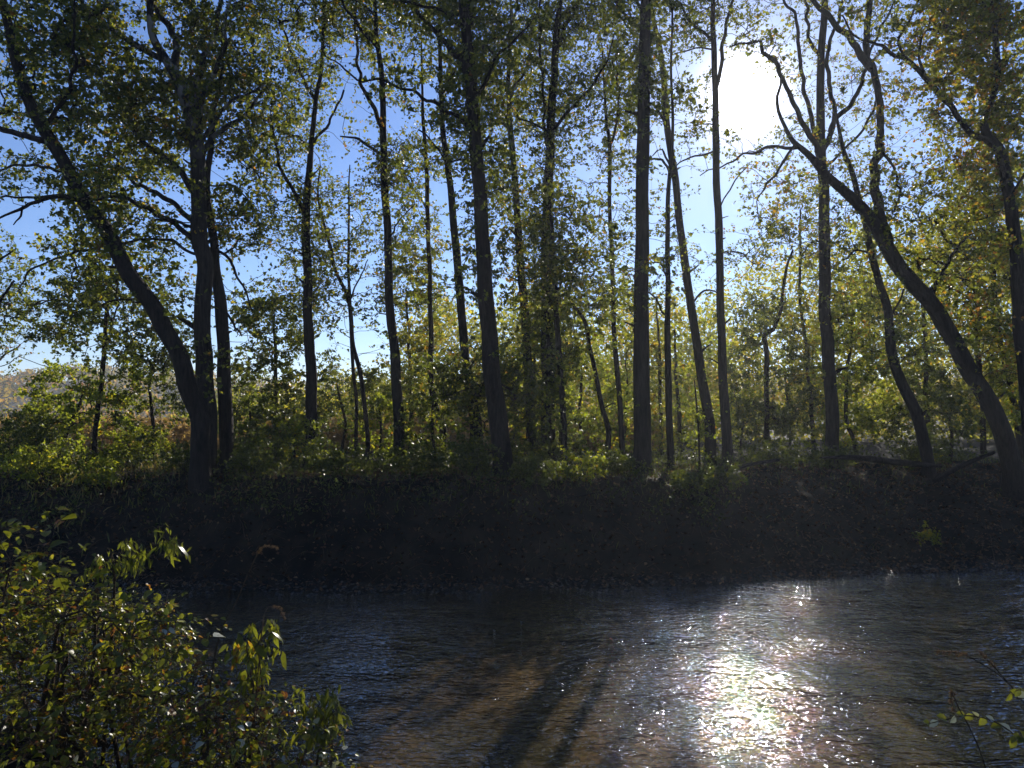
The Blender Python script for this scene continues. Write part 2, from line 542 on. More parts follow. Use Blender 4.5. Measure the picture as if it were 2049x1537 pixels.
gx = np.concatenate([np.linspace(-900, -45, 14)[:-1], np.linspace(-45, -20, 30)[:-1], np.linspace(-20, 22, 190)[:-1], np.linspace(22, 50, 30)[:-1], np.linspace(50, 900, 14)])
gy = np.concatenate([np.linspace(-60, -3, 12)[:-1], np.linspace(-3, 9, 60)[:-1], np.linspace(9, 17, 30)[:-1], np.linspace(17, 32, 100)[:-1], np.linspace(32, 60, 40)[:-1], np.linspace(60, 1500, 30)])
g = MB(); g.add(*grid(gx, gy, height))
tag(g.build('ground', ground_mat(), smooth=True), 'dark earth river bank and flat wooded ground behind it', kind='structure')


def water_mat():
    m, t, o = mat('river_water')
    tc = N(t, 'ShaderNodeTexCoord')
    hs = None

    def layer(scale, sc, det, dist, rotz=0.0, wt=1.0):
        mp = N(t, 'ShaderNodeMapping'); mp.inputs['Scale'].default_value = scale; mp.inputs['Rotation'].default_value = (0, 0, rotz)
        t.links.new(tc.outputs['Object'], mp.inputs[0])
        n = N(t, 'ShaderNodeTexNoise', i_Scale=sc, i_Detail=det, i_Roughness=.5, i_Distortion=dist)
        t.links.new(mp.outputs[0], n.inputs[0])
        mu = N(t, 'ShaderNodeMath', operation='MULTIPLY'); mu.inputs[1].default_value = wt
        t.links.new(n.outputs[0], mu.inputs[0])
        return mu

    a = layer((1, 1.7, 1), 1.9, 2, .5, .15, 1.1)
    b = layer((1, 1.9, 1), 6.0, 1, .4, -.2, .62)
    c_ = layer((1, 1.6, 1), 14, 0, .2, .4, .16)
    s1 = N(t, 'ShaderNodeMath', operation='ADD'); s2 = N(t, 'ShaderNodeMath', operation='ADD')
    t.links.new(a.outputs[0], s1.inputs[0]); t.links.new(b.outputs[0], s1.inputs[1])
    t.links.new(s1.outputs[0], s2.inputs[0]); t.links.new(c_.outputs[0], s2.inputs[1])
    # livelier and calmer stretches of water
    nq = N(t, 'ShaderNodeTexNoise', i_Scale=.5, i_Detail=3.0, i_Distortion=.8)
    mq = N(t, 'ShaderNodeMapping'); mq.inputs['Scale'].default_value = (.6, 1.3, 1)
    t.links.new(tc.outputs['Object'], mq.inputs[0]); t.links.new(mq.outputs[0], nq.inputs[0])
    rq = N(t, 'ShaderNodeMapRange'); rq.inputs[1].default_value = .35; rq.inputs[2].default_value = .65; rq.inputs[3].default_value = .5; rq.inputs[4].default_value = 1.25
    t.links.new(nq.outputs[0], rq.inputs[0])
    hq = N(t, 'ShaderNodeMath', operation='MULTIPLY')
    t.links.new(s2.outputs[0], hq.inputs[0]); t.links.new(rq.outputs[0], hq.inputs[1])
    bp = N(t, 'ShaderNodeBump', i_Strength=1.0, i_Distance=WAVE)
    t.links.new(hq.outputs[0], bp.inputs['Height'])
    lw = N(t, 'ShaderNodeLayerWeight'); lw.inputs[0].default_value = .5
    t.links.new(bp.outputs[0], lw.inputs['Normal'])
    p5 = N(t, 'ShaderNodeMath', operation='POWER'); p5.inputs[1].default_value = 3.4
    t.links.new(lw.outputs['Facing'], p5.inputs[0])
    fr = N(t, 'ShaderNodeMapRange'); fr.inputs[3].default_value = .03; fr.inputs[4].default_value = 1.0
    t.links.new(p5.outputs[0], fr.inputs[0])
    tr = N(t, 'ShaderNodeBsdfTransparent'); tr.inputs[0].default_value = (.80, .76, .62, 1)
    gl = N(t, 'ShaderNodeBsdfGlossy', i_Roughness=.013)
    gl.inputs[0].default_value = (1, 1, 1, 1)
    t.links.new(bp.outputs[0], gl.inputs['Normal'])
    mx = N(t, 'ShaderNodeMixShader')
    t.links.new(fr.outputs[0], mx.inputs[0]); t.links.new(tr.outputs[0], mx.inputs[1]); t.links.new(gl.outputs[0], mx.inputs[2])
    t.links.new(mx.outputs[0], o.inputs[0])
    return m


WAVE = 0.062
w = MB()
w.add(*grid(np.linspace(-60, 60, 121), np.linspace(3, 27, 49), lambda X, Y: 0 * X + .012 * wig(X, Y, 1.2, 4)))
tag(w.build('water', water_mat(), smooth=True), 'rippled shallow river glittering with sunlight', kind='structure')


def gz(p):
    return float(height(p[0], p[1]))


# ------------------------------------------------------------------ the big trees of the far bank
# photograph pixels x, y, width along each trunk and limb; D metres out; bases stand on the ground there
TREES = [
 dict(k='leaning', D=21.0, bark='bark', label='dark trunk arching to the upper left corner beside the forked sycamore', dl=-1.2,
      trunk=[(410, 990, 52), (403, 910, 48), (396, 842, 46), (379, 790, 45), (362, 722, 42), (328, 654, 40), (290, 589, 40), (246, 527, 37), (205, 454, 35), (174, 403, 34), (137, 342, 32), (92, 266, 30), (61, 205, 27), (38, 147, 25), (20, 68, 22), (7, 10, 20), (-15, -120, 14), (-20, -240, 8)],
      limbs=[[(88, 262, 10), (112, 220, 9), (138, 185, 8), (147, 140, 7), (149, 60, 5), (150, -40, 3)], [(88, 282, 13), (40, 268, 12), (0, 258, 11), (-60, 240, 8)],
             [(165, 402, 11), (115, 393, 10), (85, 400, 8), (50, 412, 7), (20, 428, 5), (-10, 440, 4)], [(110, 392, 6), (60, 395, 5), (0, 396, 4)], [(46, 412, 4), (42, 432, 4), (27, 450, 2)],
             [(142, 345, 7), (90, 336, 6), (40, 330, 5), (-10, 342, 3)]]),
 dict(k='forked', D=22.0, bark='bark_pale', label='big forked sycamore with pale mottled limbs spreading above its straight trunk', dl=.5,
      trunk=[(412, 985, 50), (414, 930, 42), (415, 876, 38), (412, 773, 34), (408, 705, 33), (405, 647, 32), (410, 534, 32), (400, 480, 32), (398, 410, 30), (396, 307, 29), (386, 256, 26), (372, 205, 23), (359, 164, 21), (342, 137, 19), (328, 113, 17), (308, 79, 15), (300, 34, 14), (297, -60, 11), (290, -200, 6)],
      limbs=[[(350, 150, 16), (352, 100, 15), (347, 66, 14), (320, 30, 12), (306, -5, 11), (296, -120, 7)], [(388, 262, 15), (393, 188, 13), (400, 147, 13), (410, 123, 12), (430, 61, 10), (440, 0, 9), (446, -140, 6)],
             [(394, 250, 13), (410, 184, 12), (430, 137, 10), (447, 92, 8), (454, 34, 7), (460, -50, 5)], [(402, 310, 12), (434, 270, 10), (471, 246, 9), (502, 219, 7), (516, 195, 6), (533, 174, 4)],
             [(400, 292, 9), (434, 229, 8), (458, 205, 6), (492, 191, 5), (530, 172, 3)], [(385, 380, 14), (355, 335, 12), (328, 314, 11), (294, 290, 9), (270, 262, 8), (246, 212, 6), (200, 150, 4)],
             [(332, 120, 14), (280, 96, 12), (239, 68, 11), (191, 31, 8), (150, -5, 6), (100, -80, 4)], [(385, 442, 11), (342, 406, 10), (300, 379, 8), (266, 365, 7), (246, 342, 5), (215, 300, 3)],
             [(388, 482, 11), (355, 447, 10), (307, 424, 9), (273, 406, 8), (239, 393, 7), (191, 397, 5)], [(386, 456, 7), (342, 441, 6), (310, 440, 4)],
             [(388, 508, 6), (355, 488, 6), (307, 480, 5), (236, 485, 5), (171, 500, 5), (102, 522, 4), (58, 544, 4), (41, 582, 2)]]),
 dict(k='twin', D=22.6, bark='bark', label='slightly bowed dark trunk standing close right of the forked sycamore', dl=.3,
      trunk=[(446, 970, 34), (451, 927, 28), (451, 807, 28), (448, 705, 25), (441, 620, 24), (430, 551, 20), (426, 500, 17), (418, 410, 15), (415, 342, 13), (422, 290, 11), (430, 230, 9), (440, 160, 6), (446, 60, 4)],
      limbs=[[(432, 502, 6), (461, 520, 6), (475, 558, 5), (492, 585, 4), (505, 625, 3)], [(448, 620, 5), (456, 630, 5), (471, 654, 4), (483, 674, 3)], [(424, 372, 4), (468, 372, 4), (489, 389, 3), (505, 410, 2)]]),
 dict(k='left_mid', D=26, bark='bark', label='straight trunk with leafy sleeve, standing alone left of the paired thin saplings', dl=0,
      trunk=[(622, 945, 30), (623, 910, 26), (623, 773, 22), (618, 671, 20), (615, 585, 18), (615, 500, 17), (615, 410, 15), (620, 307, 12), (625, 256, 10), (635, 188, 9), (642, 137, 8), (649, 0, 6), (650, -150, 4)],
      limbs=[[(612, 430, 9), (588, 383, 8), (564, 342, 7), (550, 280, 5), (540, 200, 3)], [(620, 300, 7), (660, 240, 5), (690, 180, 4)], [(630, 200, 6), (590, 120, 5), (560, 40, 4)]]),
 dict(k='curvy', D=27, bark='bark_brown', label='slender crooked young tree leaning out to the left at mid height', dl=0,
      trunk=[(742, 935, 11), (735, 876, 9), (722, 756, 9), (708, 691, 9), (703, 637, 9), (696, 596, 8), (670, 541, 7), (664, 500, 7), (655, 470, 6), (640, 420, 5), (635, 380, 4), (640, 330, 2)], limbs=[[(700, 600, 4), (720, 560, 3), (735, 520, 2)]]),
 dict(k='thin_a', D=28, bark='bark_brown', label='thin straight pole tree beside the crooked young tree', dl=0,
      trunk=[(712, 930, 8), (712, 800, 7), (705, 700, 7), (698, 560, 6), (697, 480, 5), (697, 400, 4), (700, 330, 2)], limbs=[]),
 dict(k='mid_a', D=25, bark='bark', label='tall straight trunk that splits into two raised leaders near the top', dl=.2,
      trunk=[(803, 955, 28), (800, 920, 24), (797, 807, 21), (787, 688, 19), (780, 602, 17), (777, 500, 16), (770, 376, 15), (766, 273, 14), (766, 205, 12), (764, 154, 11), (756, 92, 10), (752, 51, 9), (749, 0, 8), (745, -160, 5)],
      limbs=[[(765, 258, 10), (752, 225, 9), (732, 188, 8), (723, 164, 7), (715, 113, 6), (711, 10, 5), (708, -80, 3)], [(757, 98, 8), (725, 61, 7), (705, 31, 6), (684, 7, 5), (670, -60, 3)],
             [(764, 310, 7), (735, 290, 6), (711, 277, 5), (681, 270, 3)], [(750, 30, 6), (730, 12, 5), (700, 0, 3)], [(776, 480, 4), (800, 440, 3), (830, 410, 2)]]),
 dict(k='bent', D=27.5, bark='bark_brown', label='thin trunk with its foot kicked out to the right, left of the twin giants', dl=0,
      trunk=[(906, 925, 18), (886, 859, 15), (869, 807, 13), (862, 739, 12), (863, 654, 10), (860, 568, 9), (858, 500, 9), (855, 410, 9), (852, 307, 8), (846, 239, 7), (845, 171, 5), (842, 60, 3)], limbs=[[(856, 420, 4), (825, 375, 3), (800, 330, 2)]]),
 dict(k='giant_left', D=25, bark='bark', label='mid-sized trunk immediately left of the thickest central trunk', dl=.3,
      trunk=[(957, 950, 36), (952, 860, 26), (940, 770, 20), (930, 712, 18), (920, 585, 17), (913, 500, 16), (903, 393, 14), (894, 325, 12), (886, 256, 11), (882, 171, 9), (880, 60, 7), (878, -100, 4)],
      limbs=[[(895, 330, 5), (870, 290, 4), (840, 260, 3)], [(884, 190, 5), (910, 140, 4), (925, 90, 2)]]),
 dict(k='giant', D=22, bark='bark', label='thickest central trunk with heavy limbs leaving it below the top', dl=.6,
      trunk=[(1010, 965, 50), (1005, 910, 40), (992, 807, 37), (981, 705, 34), (973, 602, 32), (968, 512, 30), (959, 376, 28), (951, 273, 26), (944, 188, 25), (939, 137, 24), (934, 68, 22), (927, 0, 20), (920, -180, 13), (915, -300, 8)],
      limbs=[[(948, 268, 10), (916, 232, 9), (889, 219, 8), (855, 202, 7), (828, 184, 6), (793, 171, 5), (766, 161, 5), (729, 161, 4), (705, 150, 4), (670, 126, 3), (648, 100, 2)],
             [(938, 160, 18), (910, 106, 15), (889, 82, 12), (862, 55, 10), (838, 24, 8), (815, -20, 6), (790, -90, 4)], [(948, 205, 10), (971, 161, 8), (988, 126, 7), (1009, 96, 6), (1036, 72, 5), (1062, 48, 3)],
             [(934, 60, 10), (913, 44, 9), (889, 24, 7), (862, 14, 6), (821, 7, 5), (780, -10, 3)], [(930, 20, 9), (960, -30, 7), (1000, -80, 4)], [(958, 340, 4), (925, 318, 4), (895, 330, 3)]]),
 dict(k='sunlit_lichen', D=28, bark='bark_pale', label='paler sunlit trunk just right of the thickest central trunk', dl=0,  # lichen and sunlit paleness both put into the paler bark colour
      trunk=[(1064, 915, 22), (1060, 800, 19), (1056, 722, 18), (1048, 602, 17), (1040, 510, 16), (1033, 393, 14), (1026, 307, 13), (1021, 256, 12), (1017, 171, 9), (1019, 113, 8), (1022, 40, 6), (1022, -60, 4)],
      limbs=[[(1021, 262, 7), (995, 232, 6), (978, 205, 5), (966, 180, 4), (960, 130, 3)], [(1020, 200, 5), (1036, 164, 5), (1053, 137, 4), (1070, 90, 3)]]),
 dict(k='vine', D=26, bark='bark', label='trunk wrapped in vines with a limb rising right, in the middle of the row', dl=.3,
      trunk=[(1100, 945, 34), (1097, 800, 28), (1095, 640, 25), (1094, 478, 22), (1097, 376, 20), (1101, 307, 18), (1102, 239, 17), (1108, 171, 15), (1111, 102, 14), (1115, 51, 12), (1122, -10, 10), (1128, -150, 6)],
      limbs=[[(1104, 268, 8), (1128, 232, 7), (1162, 202, 6), (1193, 157, 5), (1212, 125, 4), (1225, 70, 3)], [(1094, 290, 7), (1088, 230, 6), (1086, 171, 6), (1080, 68, 5), (1078, -40, 4)],
             [(1112, 110, 11), (1128, 61, 9), (1145, 34, 8), (1165, -10, 6), (1180, -80, 4)], [(1097, 262, 5), (1060, 245, 4), (1035, 240, 3)]]),
 dict(k='pole_b', D=24, bark='bark', label='narrow straight trunk between the vine-wrapped tree and the slanting sapling', dl=0,
      trunk=[(1133, 945, 17), (1128, 841, 13), (1121, 739, 12), (1114, 637, 11), (1111, 568, 10), (1106, 480, 8), (1100, 400, 5)], limbs=[[(1112, 590, 5), (1140, 540, 4), (1165, 500, 3)]]),
 dict(k='slant', D=28, bark='bark_brown', label='thin slanting tree with its top bent over to the left', dl=0,
      trunk=[(1230, 920, 14), (1217, 859, 11), (1203, 807, 10), (1190, 739, 9), (1179, 688, 8), (1172, 647, 8), (1155, 620, 7), (1142, 605, 6), (1130, 570, 3)], limbs=[]),
 dict(k='slim_fork', D=29, bark='bark_brown', label='slim trunk ending in a narrow Y fork, left of the dead-straight giant', dl=0,
      trunk=[(1246, 915, 12), (1240, 800, 11), (1230, 688, 10), (1227, 602, 9), (1224, 500, 9), (1220, 410, 8), (1220, 290, 8), (1213, 239, 6), (1210, 188, 5), (1205, 90, 3)],
      limbs=[[(1220, 292, 6), (1231, 266, 5), (1236, 222, 5), (1237, 171, 4), (1232, 90, 3)]]),
 dict(k='straight', D=22.5, bark='bark', label='dead-straight thick trunk without limbs, right of the picture centre', dl=0,
      trunk=[(1285, 960, 46), (1285, 927, 37), (1285, 841, 34), (1283, 705, 32), (1283, 602, 30), (1285, 500, 28), (1285, 376, 26), (1287, 273, 26), (1289, 171, 24), (1290, 68, 22), (1292, 0, 20), (1292, -180, 14), (1292, -300, 9)],
      limbs=[[(1290, 30, 8), (1255, -30, 6), (1220, -90, 4)], [(1291, 0, 8), (1330, -60, 6), (1360, -130, 4)]]),
 dict(k='pole_c', D=23.5, bark='bark', label='dark narrow upright trunk between the straight giant and the leaning reddish one', dl=0,
      trunk=[(1347, 962, 21), (1343, 910, 15), (1338, 807, 14), (1336, 705, 13), (1336, 602, 11), (1336, 500, 10), (1337, 410, 9), (1342, 330, 8), (1346, 240, 6), (1343, 140, 5), (1345, 0, 4)],
      limbs=[[(1336, 650, 4), (1320, 610, 4), (1300, 585, 3)], [(1337, 560, 4), (1318, 530, 3), (1290, 520, 2)]]),
 dict(k='red_lean', D=26, bark='bark_brown', label='reddish trunk leaning left whose top passes left of the sun', dl=.2,
      trunk=[(1433, 940, 27), (1420, 850, 21), (1405, 760, 19), (1390, 660, 17), (1375, 560, 16), (1362, 460, 15), (1352, 370, 14), (1343, 310, 14), (1335, 250, 13), (1330, 180, 12), (1322, 100, 10), (1308, 40, 9), (1298, -20, 8), (1285, -140, 4)],
      limbs=[[(1352, 372, 5), (1330, 325, 5), (1305, 318, 4), (1290, 330, 2)], [(1350, 360, 5), (1325, 300, 4), (1305, 310, 2)], [(1384, 610, 4), (1410, 580, 4), (1438, 590, 2)], [(1335, 255, 6), (1318, 222, 5), (1300, 205, 3)]]),
 dict(k='sun_trunk', D=25.5, bark='bark_brown', label='upright trunk whose edge is eaten by the glare of the sun', dl=0,
      trunk=[(1458, 940, 25), (1455, 893, 21), (1448, 773, 18), (1443, 654, 16), (1440, 534, 15), (1438, 440, 15), (1433, 342, 14), (1433, 273, 14), (1431, 171, 12), (1428, 85, 11), (1426, 0, 9), (1424, -150, 5)],
      limbs=[[(1433, 180, 8), (1441, 137, 8), (1448, 68, 7), (1458, 34, 6), (1466, -10, 5), (1475, -90, 3)], [(1429, 88, 7), (1415, 68, 6), (1393, 55, 6), (1366, 20, 5), (1350, -20, 3)], [(1430, 100, 4), (1400, 98, 3), (1376, 99, 3), (1350, 108, 2)],
             [(1434, 300, 4), (1400, 312, 4), (1365, 320, 3), (1340, 345, 2)], [(1438, 420, 3), (1465, 370, 3), (1500, 330, 2)]]),
 dict(k='clear_fork', D=27, bark='bark', label='stout vertical trunk fanning into several bare leaders right of the sun', dl=.2,
      trunk=[(1668, 935, 32), (1665, 893, 27), (1663, 790, 25), (1656, 705, 24), (1651, 602, 23), (1650, 500, 22), (1648, 376, 20), (1643, 290, 18), (1641, 205, 16), (1643, 137, 15), (1646, 68, 14), (1650, 0, 13), (1652, -140, 8)],
      limbs=[[(1640, 288, 11), (1631, 262, 10), (1619, 222, 9), (1609, 171, 8), (1602, 120, 8), (1597, 68, 7), (1588, 27, 6), (1566, -5, 5), (1540, -60, 3)], [(1643, 112, 8), (1622, 85, 7), (1615, 34, 6), (1611, -20, 5), (1605, -90, 3)],
             [(1648, 300, 11), (1670, 239, 10), (1660, 171, 9), (1653, 122, 8), (1667, 68, 7), (1684, 17, 6), (1696, -50, 4)], [(1662, 262, 10), (1677, 232, 10), (1704, 205, 9), (1722, 170, 8), (1735, 130, 6), (1760, 60, 5), (1790, 0, 3)],
             [(1655, 330, 6), (1700, 290, 5), (1740, 240, 5), (1752, 200, 4)]]),
 dict(k='arch_right', D=24.0, bark='bark', label='thick trunk arching from the lower right bank up towards the sun, splitting in three', dl=-.8,
      trunk=[(2030, 965, 54), (2019, 910, 44), (1981, 807, 41), (1937, 739, 40), (1902, 671, 39), (1868, 613, 38), (1827, 568, 37), (1793, 527, 36), (1772, 490, 33), (1742, 436, 29), (1701, 393, 25), (1656, 352, 21), (1622, 318, 17), (1588, 283, 12), (1571, 253, 9), (1557, 222, 8), (1556, 191, 7), (1564, 167, 6), (1560, 130, 3)],
      limbs=[[(1652, 348, 14), (1632, 292, 12), (1609, 256, 11), (1595, 219, 10), (1574, 174, 9), (1554, 133, 9), (1530, 102, 8), (1520, 85, 7), (1496, 87, 6), (1462, 92, 3)],
             [(1600, 295, 8), (1574, 297, 7), (1554, 293, 6), (1533, 296, 6), (1503, 307, 5), (1479, 314, 4), (1440, 335, 3), (1400, 350, 2)], [(1590, 288, 6), (1574, 314, 5), (1554, 345, 5), (1533, 372, 4), (1520, 390, 3)],
             [(1776, 488, 24), (1762, 437, 22), (1754, 393, 20), (1749, 342, 18), (1759, 301, 16), (1762, 239, 15), (1755, 171, 14), (1745, 137, 14), (1734, 100, 14), (1735, 51, 13), (1742, 0, 11), (1750, -120, 7)],
             [(1745, 140, 14), (1728, 118, 14), (1704, 82, 13), (1674, 51, 12), (1643, 17, 10), (1615, -12, 8), (1580, -60, 5)], [(1862, 605, 10), (1868, 580, 9), (1885, 545, 7), (1905, 510, 6), (1930, 480, 4), (1960, 460, 2)],
             [(1760, 300, 6), (1785, 330, 5), (1800, 380, 4), (1790, 420, 3)]]),
 dict(k='second_lean', D=24.5, bark='bark', label='leaning trunk with a knee halfway, just left of the arching thick one', dl=-.4,
      trunk=[(1868, 975, 36), (1858, 927, 29), (1837, 841, 27), (1810, 773, 25), (1783, 705, 23), (1776, 620, 20), (1759, 561, 18), (1745, 517, 17), (1732, 450, 15), (1721, 410, 14), (1704, 342, 13), (1690, 307, 11), (1677, 256, 8), (1668, 200, 5)],
      limbs=[[(1745, 515, 5), (1725, 500, 4), (1705, 508, 4), (1685, 520, 3)], [(1778, 640, 5), (1800, 600, 4), (1815, 560, 3)]]),
 dict(k='edge', D=22.0, bark='bark', label='near dark trunk at the right edge with a long limb reaching left', dl=-.3,
      trunk=[(2075, 1000, 34), (2060, 880, 28), (2046, 705, 25), (2038, 602, 24), (2032, 500, 24), (2024, 430, 23), (2014, 359, 22), (1998, 307, 21), (1976, 272, 18), (1973, 245, 14), (1984, 212, 12), (1991, 171, 12), (1995, 120, 12), (1991, 68, 11), (1981, 0, 10), (1975, -140, 6)],
      limbs=[[(1990, 290, 14), (1947, 266, 12), (1913, 232, 11), (1882, 191, 11), (1855, 154, 10), (1820, 126, 9), (1793, 113, 8), (1773, 99, 7), (1740, 90, 5), (1711, 65, 4), (1690, 30, 3)], [(1850, 150, 6), (1840, 100, 5), (1860, 40, 3)], [(1820, 127, 6), (1800, 80, 5), (1830, 20, 4), (1850, -30, 3)], [(2020, 400, 6), (2045, 350, 5), (2070, 300, 3)]]),
 dict(k='edge_left', D=26, bark='bark', label='tree mostly outside the left edge, its dark leaves hanging into view', dl=0,
      trunk=[(-60, 930, 30), (-50, 800, 26), (-40, 650, 22), (-40, 520, 18), (-30, 400, 12)], limbs=[[(-45, 700, 8), (-10, 620, 6), (30, 560, 4)], [(-45, 760, 6), (0, 720, 4), (40, 690, 3)], [(-40, 540, 6), (0, 520, 5), (30, 500, 3)]]),
]

# how thickly leafed each 128 pixel square of the canopy is (rows from y=-256 down)
DENS = ["5776677777654567",
        "6887788888755568",
        "5978899999943368",
        "4888867888622347",
        "3787667773323346",
        "1645544474433445",
        "1422443254323334",
        "0101211242111222"]
DENS = np.array([[int(ch) for ch in r] for r in DENS], float)


def world_path(pts, D, dl, rs, jit=.0):
    """pixel path -> world path with radius; depth drifts by dl metres to the end"""
    n = len(pts)
    ln = np.cumsum([0] + [math.hypot(pts[i][0] - pts[i - 1][0], pts[i][1] - pts[i - 1][1]) for i in range(1, n)])
    ln = ln / ln[-1]
    out = []
    for (x, y, wd), s in zip(pts, ln):
        d = D + dl * s
        p = at(x, y, d)
        out.append([*p, wd / F * d / 2])
    return np.array(out)


tree_skels = []
for ti, T in enumerate(TREES):
    rs = np.random.RandomState(100 + ti)
    tp = world_path(T['trunk'], T['D'], T['dl'], rs)
    if T['k'] in ('leaning', 'arch_right', 'second_lean'):
        tp[:, 3] *= .82                                  # leaning stems: widths were read level, not square to the stem
    b = tp[0].copy()
    zg = gz(b)
    # run the stem down into the soil with a flared foot
    foot = [[b[0] + (b[0] - tp[1, 0]) * .1, b[1], zg - .25, tp[0, 3] * 1.5]]
    if b[2] < zg + .15:
        keep = tp[:, 2] > zg + .25
        tp = tp[keep]
        foot.append([tp[0, 0], tp[0, 1], zg + .1, tp[0, 3] * 1.22])
        foot[0][3] = tp[0, 3] * 1.8
    tp = np.vstack([foot, tp])
    path = smooth_path(tp, .22)
    wob = np.array([noise.noise(Vector((ti * 9.1, k * .16, 0))) for k in range(len(path))]) * .10
    path[:, 1] += wob * 2
    path[:, 0] += wob * np.minimum(1, path[:, 3] * 4) * .45
    root = empty('tree', (path[0, 0], path[0, 1], zg), T['label'], 'tree', 'trees along the far river bank')
    org = np.array([path[0, 0], path[0, 1], zg])
    mb = MB(); rough_tube(mb, path, 14 if T['trunk'][1][2] > 20 else 9, .05, ti)
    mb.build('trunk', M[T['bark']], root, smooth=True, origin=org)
    sk = [path[path[:, 2] > 5.0]]
    for li, L in enumerate(T['limbs']):
        # start from the nearest point of the trunk (or an earlier limb) so limbs join their tree
        lp = world_path(L, T['D'], 0, rs)
        allp = np.vstack([path] + sk[1:]) if len(sk) > 1 else path
        pxx, pyy = topx(allp[:, :3])
        near = allp[((pxx - L[0][0]) ** 2 + (pyy - L[0][1]) ** 2).argmin()]
        dd = near[1]
        drift = rs.randn() * 1.1 + (.6 if li % 2 else -.6)
        lp = world_path([(x, y, wd) for x, y, wd in L], dd, drift, rs)
        lp = np.vstack([[*near[:3], min(lp[0, 3] * 1.25, near[3] * .9)], lp])
        lp = smooth_path(lp, .16)
        cr = np.array([[noise.noise(Vector((ti * 3.3 + li, k * .33, a * 7))) for a in range(3)] for k in range(len(lp))])
        ed = np.minimum(1, np.arange(len(lp)) / 6)[:, None]
        lp[:, :3] += cr * .11 * ed
        m2 = MB(); rough_tube(m2, lp, 8, .07, ti * 20 + li)
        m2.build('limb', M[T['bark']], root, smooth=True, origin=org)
        sk.append(lp)
    for q in range(5 if T['trunk'][1][2] > 14 else 3):
        k0 = rs.randint(len(path) // 6, max(len(path) // 6 + 1, int(len(path) * .75)))
        a = rs.rand() * math.pi * 2
        dr = np.array([math.cos(a), math.sin(a) * .6, .35 + .5 * rs.rand()])
        b0 = path[k0, :3] + dr * path[k0, 3] * .5
        L_ = path[k0, 3] + .08 + .35 * rs.rand()
        r_ = max(.012, path[k0, 3] * (.12 + .15 * rs.rand()))
        m3 = MB(); rough_tube(m3, smooth_path(np.array([[*b0, r_ * 1.5], [*(b0 + dr * L_ * .6), r_], [*(b0 + dr * L_ + rs.randn(3) * .04), r_ * .6]]), .08), 6, .12, q)
        m3.build('stub', M[T['bark']], root, smooth=True, origin=org)
    sk = np.vstack(sk) if len(sk) else path
    if len(sk) == 0:
        sk = path[-5:]
    tree_skels.append(dict(T=T, root=root, org=org, skel=sk, C=[]))

def light_gap(p, rs):
    """the open lanes in the foliage through which the sun reaches the river (True: leave this spot bare)"""
    w_ = p - SUN * (p[2] / SUN[2])
    if 6 < w_[1] < 18:
        u = w_[0] / w_[1]
        if .20 < u < .48 + .02 * (17 - w_[1]):
            return rs.rand() < (.93 if w_[1] < 11.8 else .45)
        if -.12 < u <= .20:
            return rs.rand() < .55
    w_ = p - SUN * ((p[2] - 1.6) / SUN[2])
    if 7 < w_[0] < 13.5 and 19.5 < w_[1] < 24 and noise.noise(Vector((w_[0] * 1.2, w_[1] * 1.2, 0))) > .05:
        return rs.rand() < .85
    w_ = p - SUN * ((p[2] - .05) / SUN[2])
    if -2.2 < w_[0] < 6 and 16.7 < w_[1] < 18.3 and noise.noise(Vector((w_[0] * .9, 5, 0))) > .0:
        return rs.rand() < .85
    w_ = p - SUN * ((p[2] - 2.6) / SUN[2])
    if 2.5 < w_[1] < 6 and -3.6 < w_[0] < -.8:
        return rs.rand() < .5
    return False


# ---- share the canopy's leaf sprays out among the trees
NA = 13500
rs = np.random.RandomState(11)
wts = DENS.reshape(-1) ** 1.25
cell = rs.choice(len(wts), NA, p=wts / wts.sum())
cxp = (cell % 16) * 128 + rs.rand(NA) * 128 + rs.randn(NA) * 30
cyp = (cell // 16) * 128 - 256 + rs.rand(NA) * 128 + rs.randn(NA) * 30
GAPS = [(705, 225, 58, 150), (620, 60, 20, 50), (30, 440, 70, 60), (890, 480, 30, 70), (100, 590, 40, 40), (470, 700, 30, 60), (1420, 400, 70, 90), (1165, 330, 35, 60), (560, 60, 20, 30), (735, 430, 25, 70), (505, 560, 40, 50)]
skp = []
for k, t in enumerate(tree_skels):
    x, y = topx(t['skel'][:, :3])
    sel = np.arange(0, len(x), 3)
    skp.append(np.stack([x[sel], y[sel], np.full(len(sel), k), t['skel'][sel, 1], t['skel'][sel, 3] * 0 + 1], 1))
skp = np.vstack(skp)
for x, y in zip(cxp, cyp):
    # clumps and sky gaps
    nv = noise.noise(Vector((x / 95, y / 80, 3.3))) + .5 * noise.noise(Vector((x / 38, y / 38, 9)))
    if nv < -.24 + rs.randn() * .12:
        continue
    if (x - 1490) ** 2 + (y - 190) ** 2 < 78 ** 2:
        continue                                         # the gap the sun shines through
    if any(((x - gx_) / rx_) ** 2 + ((y - gy_) / ry_) ** 2 < 1 for gx_, gy_, rx_, ry_ in GAPS) and rs.rand() < .88:
        continue
    d2 = (skp[:, 0] - x) ** 2 + (skp[:, 1] - y - 15) ** 2
    pick = skp[np.argpartition(d2, 6)[:6]]
    s_ = pick[rs.randint(6)]
    if rs.rand() < .35:
        dd2 = d2 * np.exp(rs.randn(len(d2)) * .5)
        s_ = skp[dd2.argmin()]
    D = max(19.5, s_[3] + abs(rs.randn()) * 1.9 - .25 if rs.rand() < .86 else s_[3] - rs.rand() * .9)
    q = at(x, y, D)
    if not light_gap(q, rs):
        tree_skels[int(s_[2])]['C'].append(q)
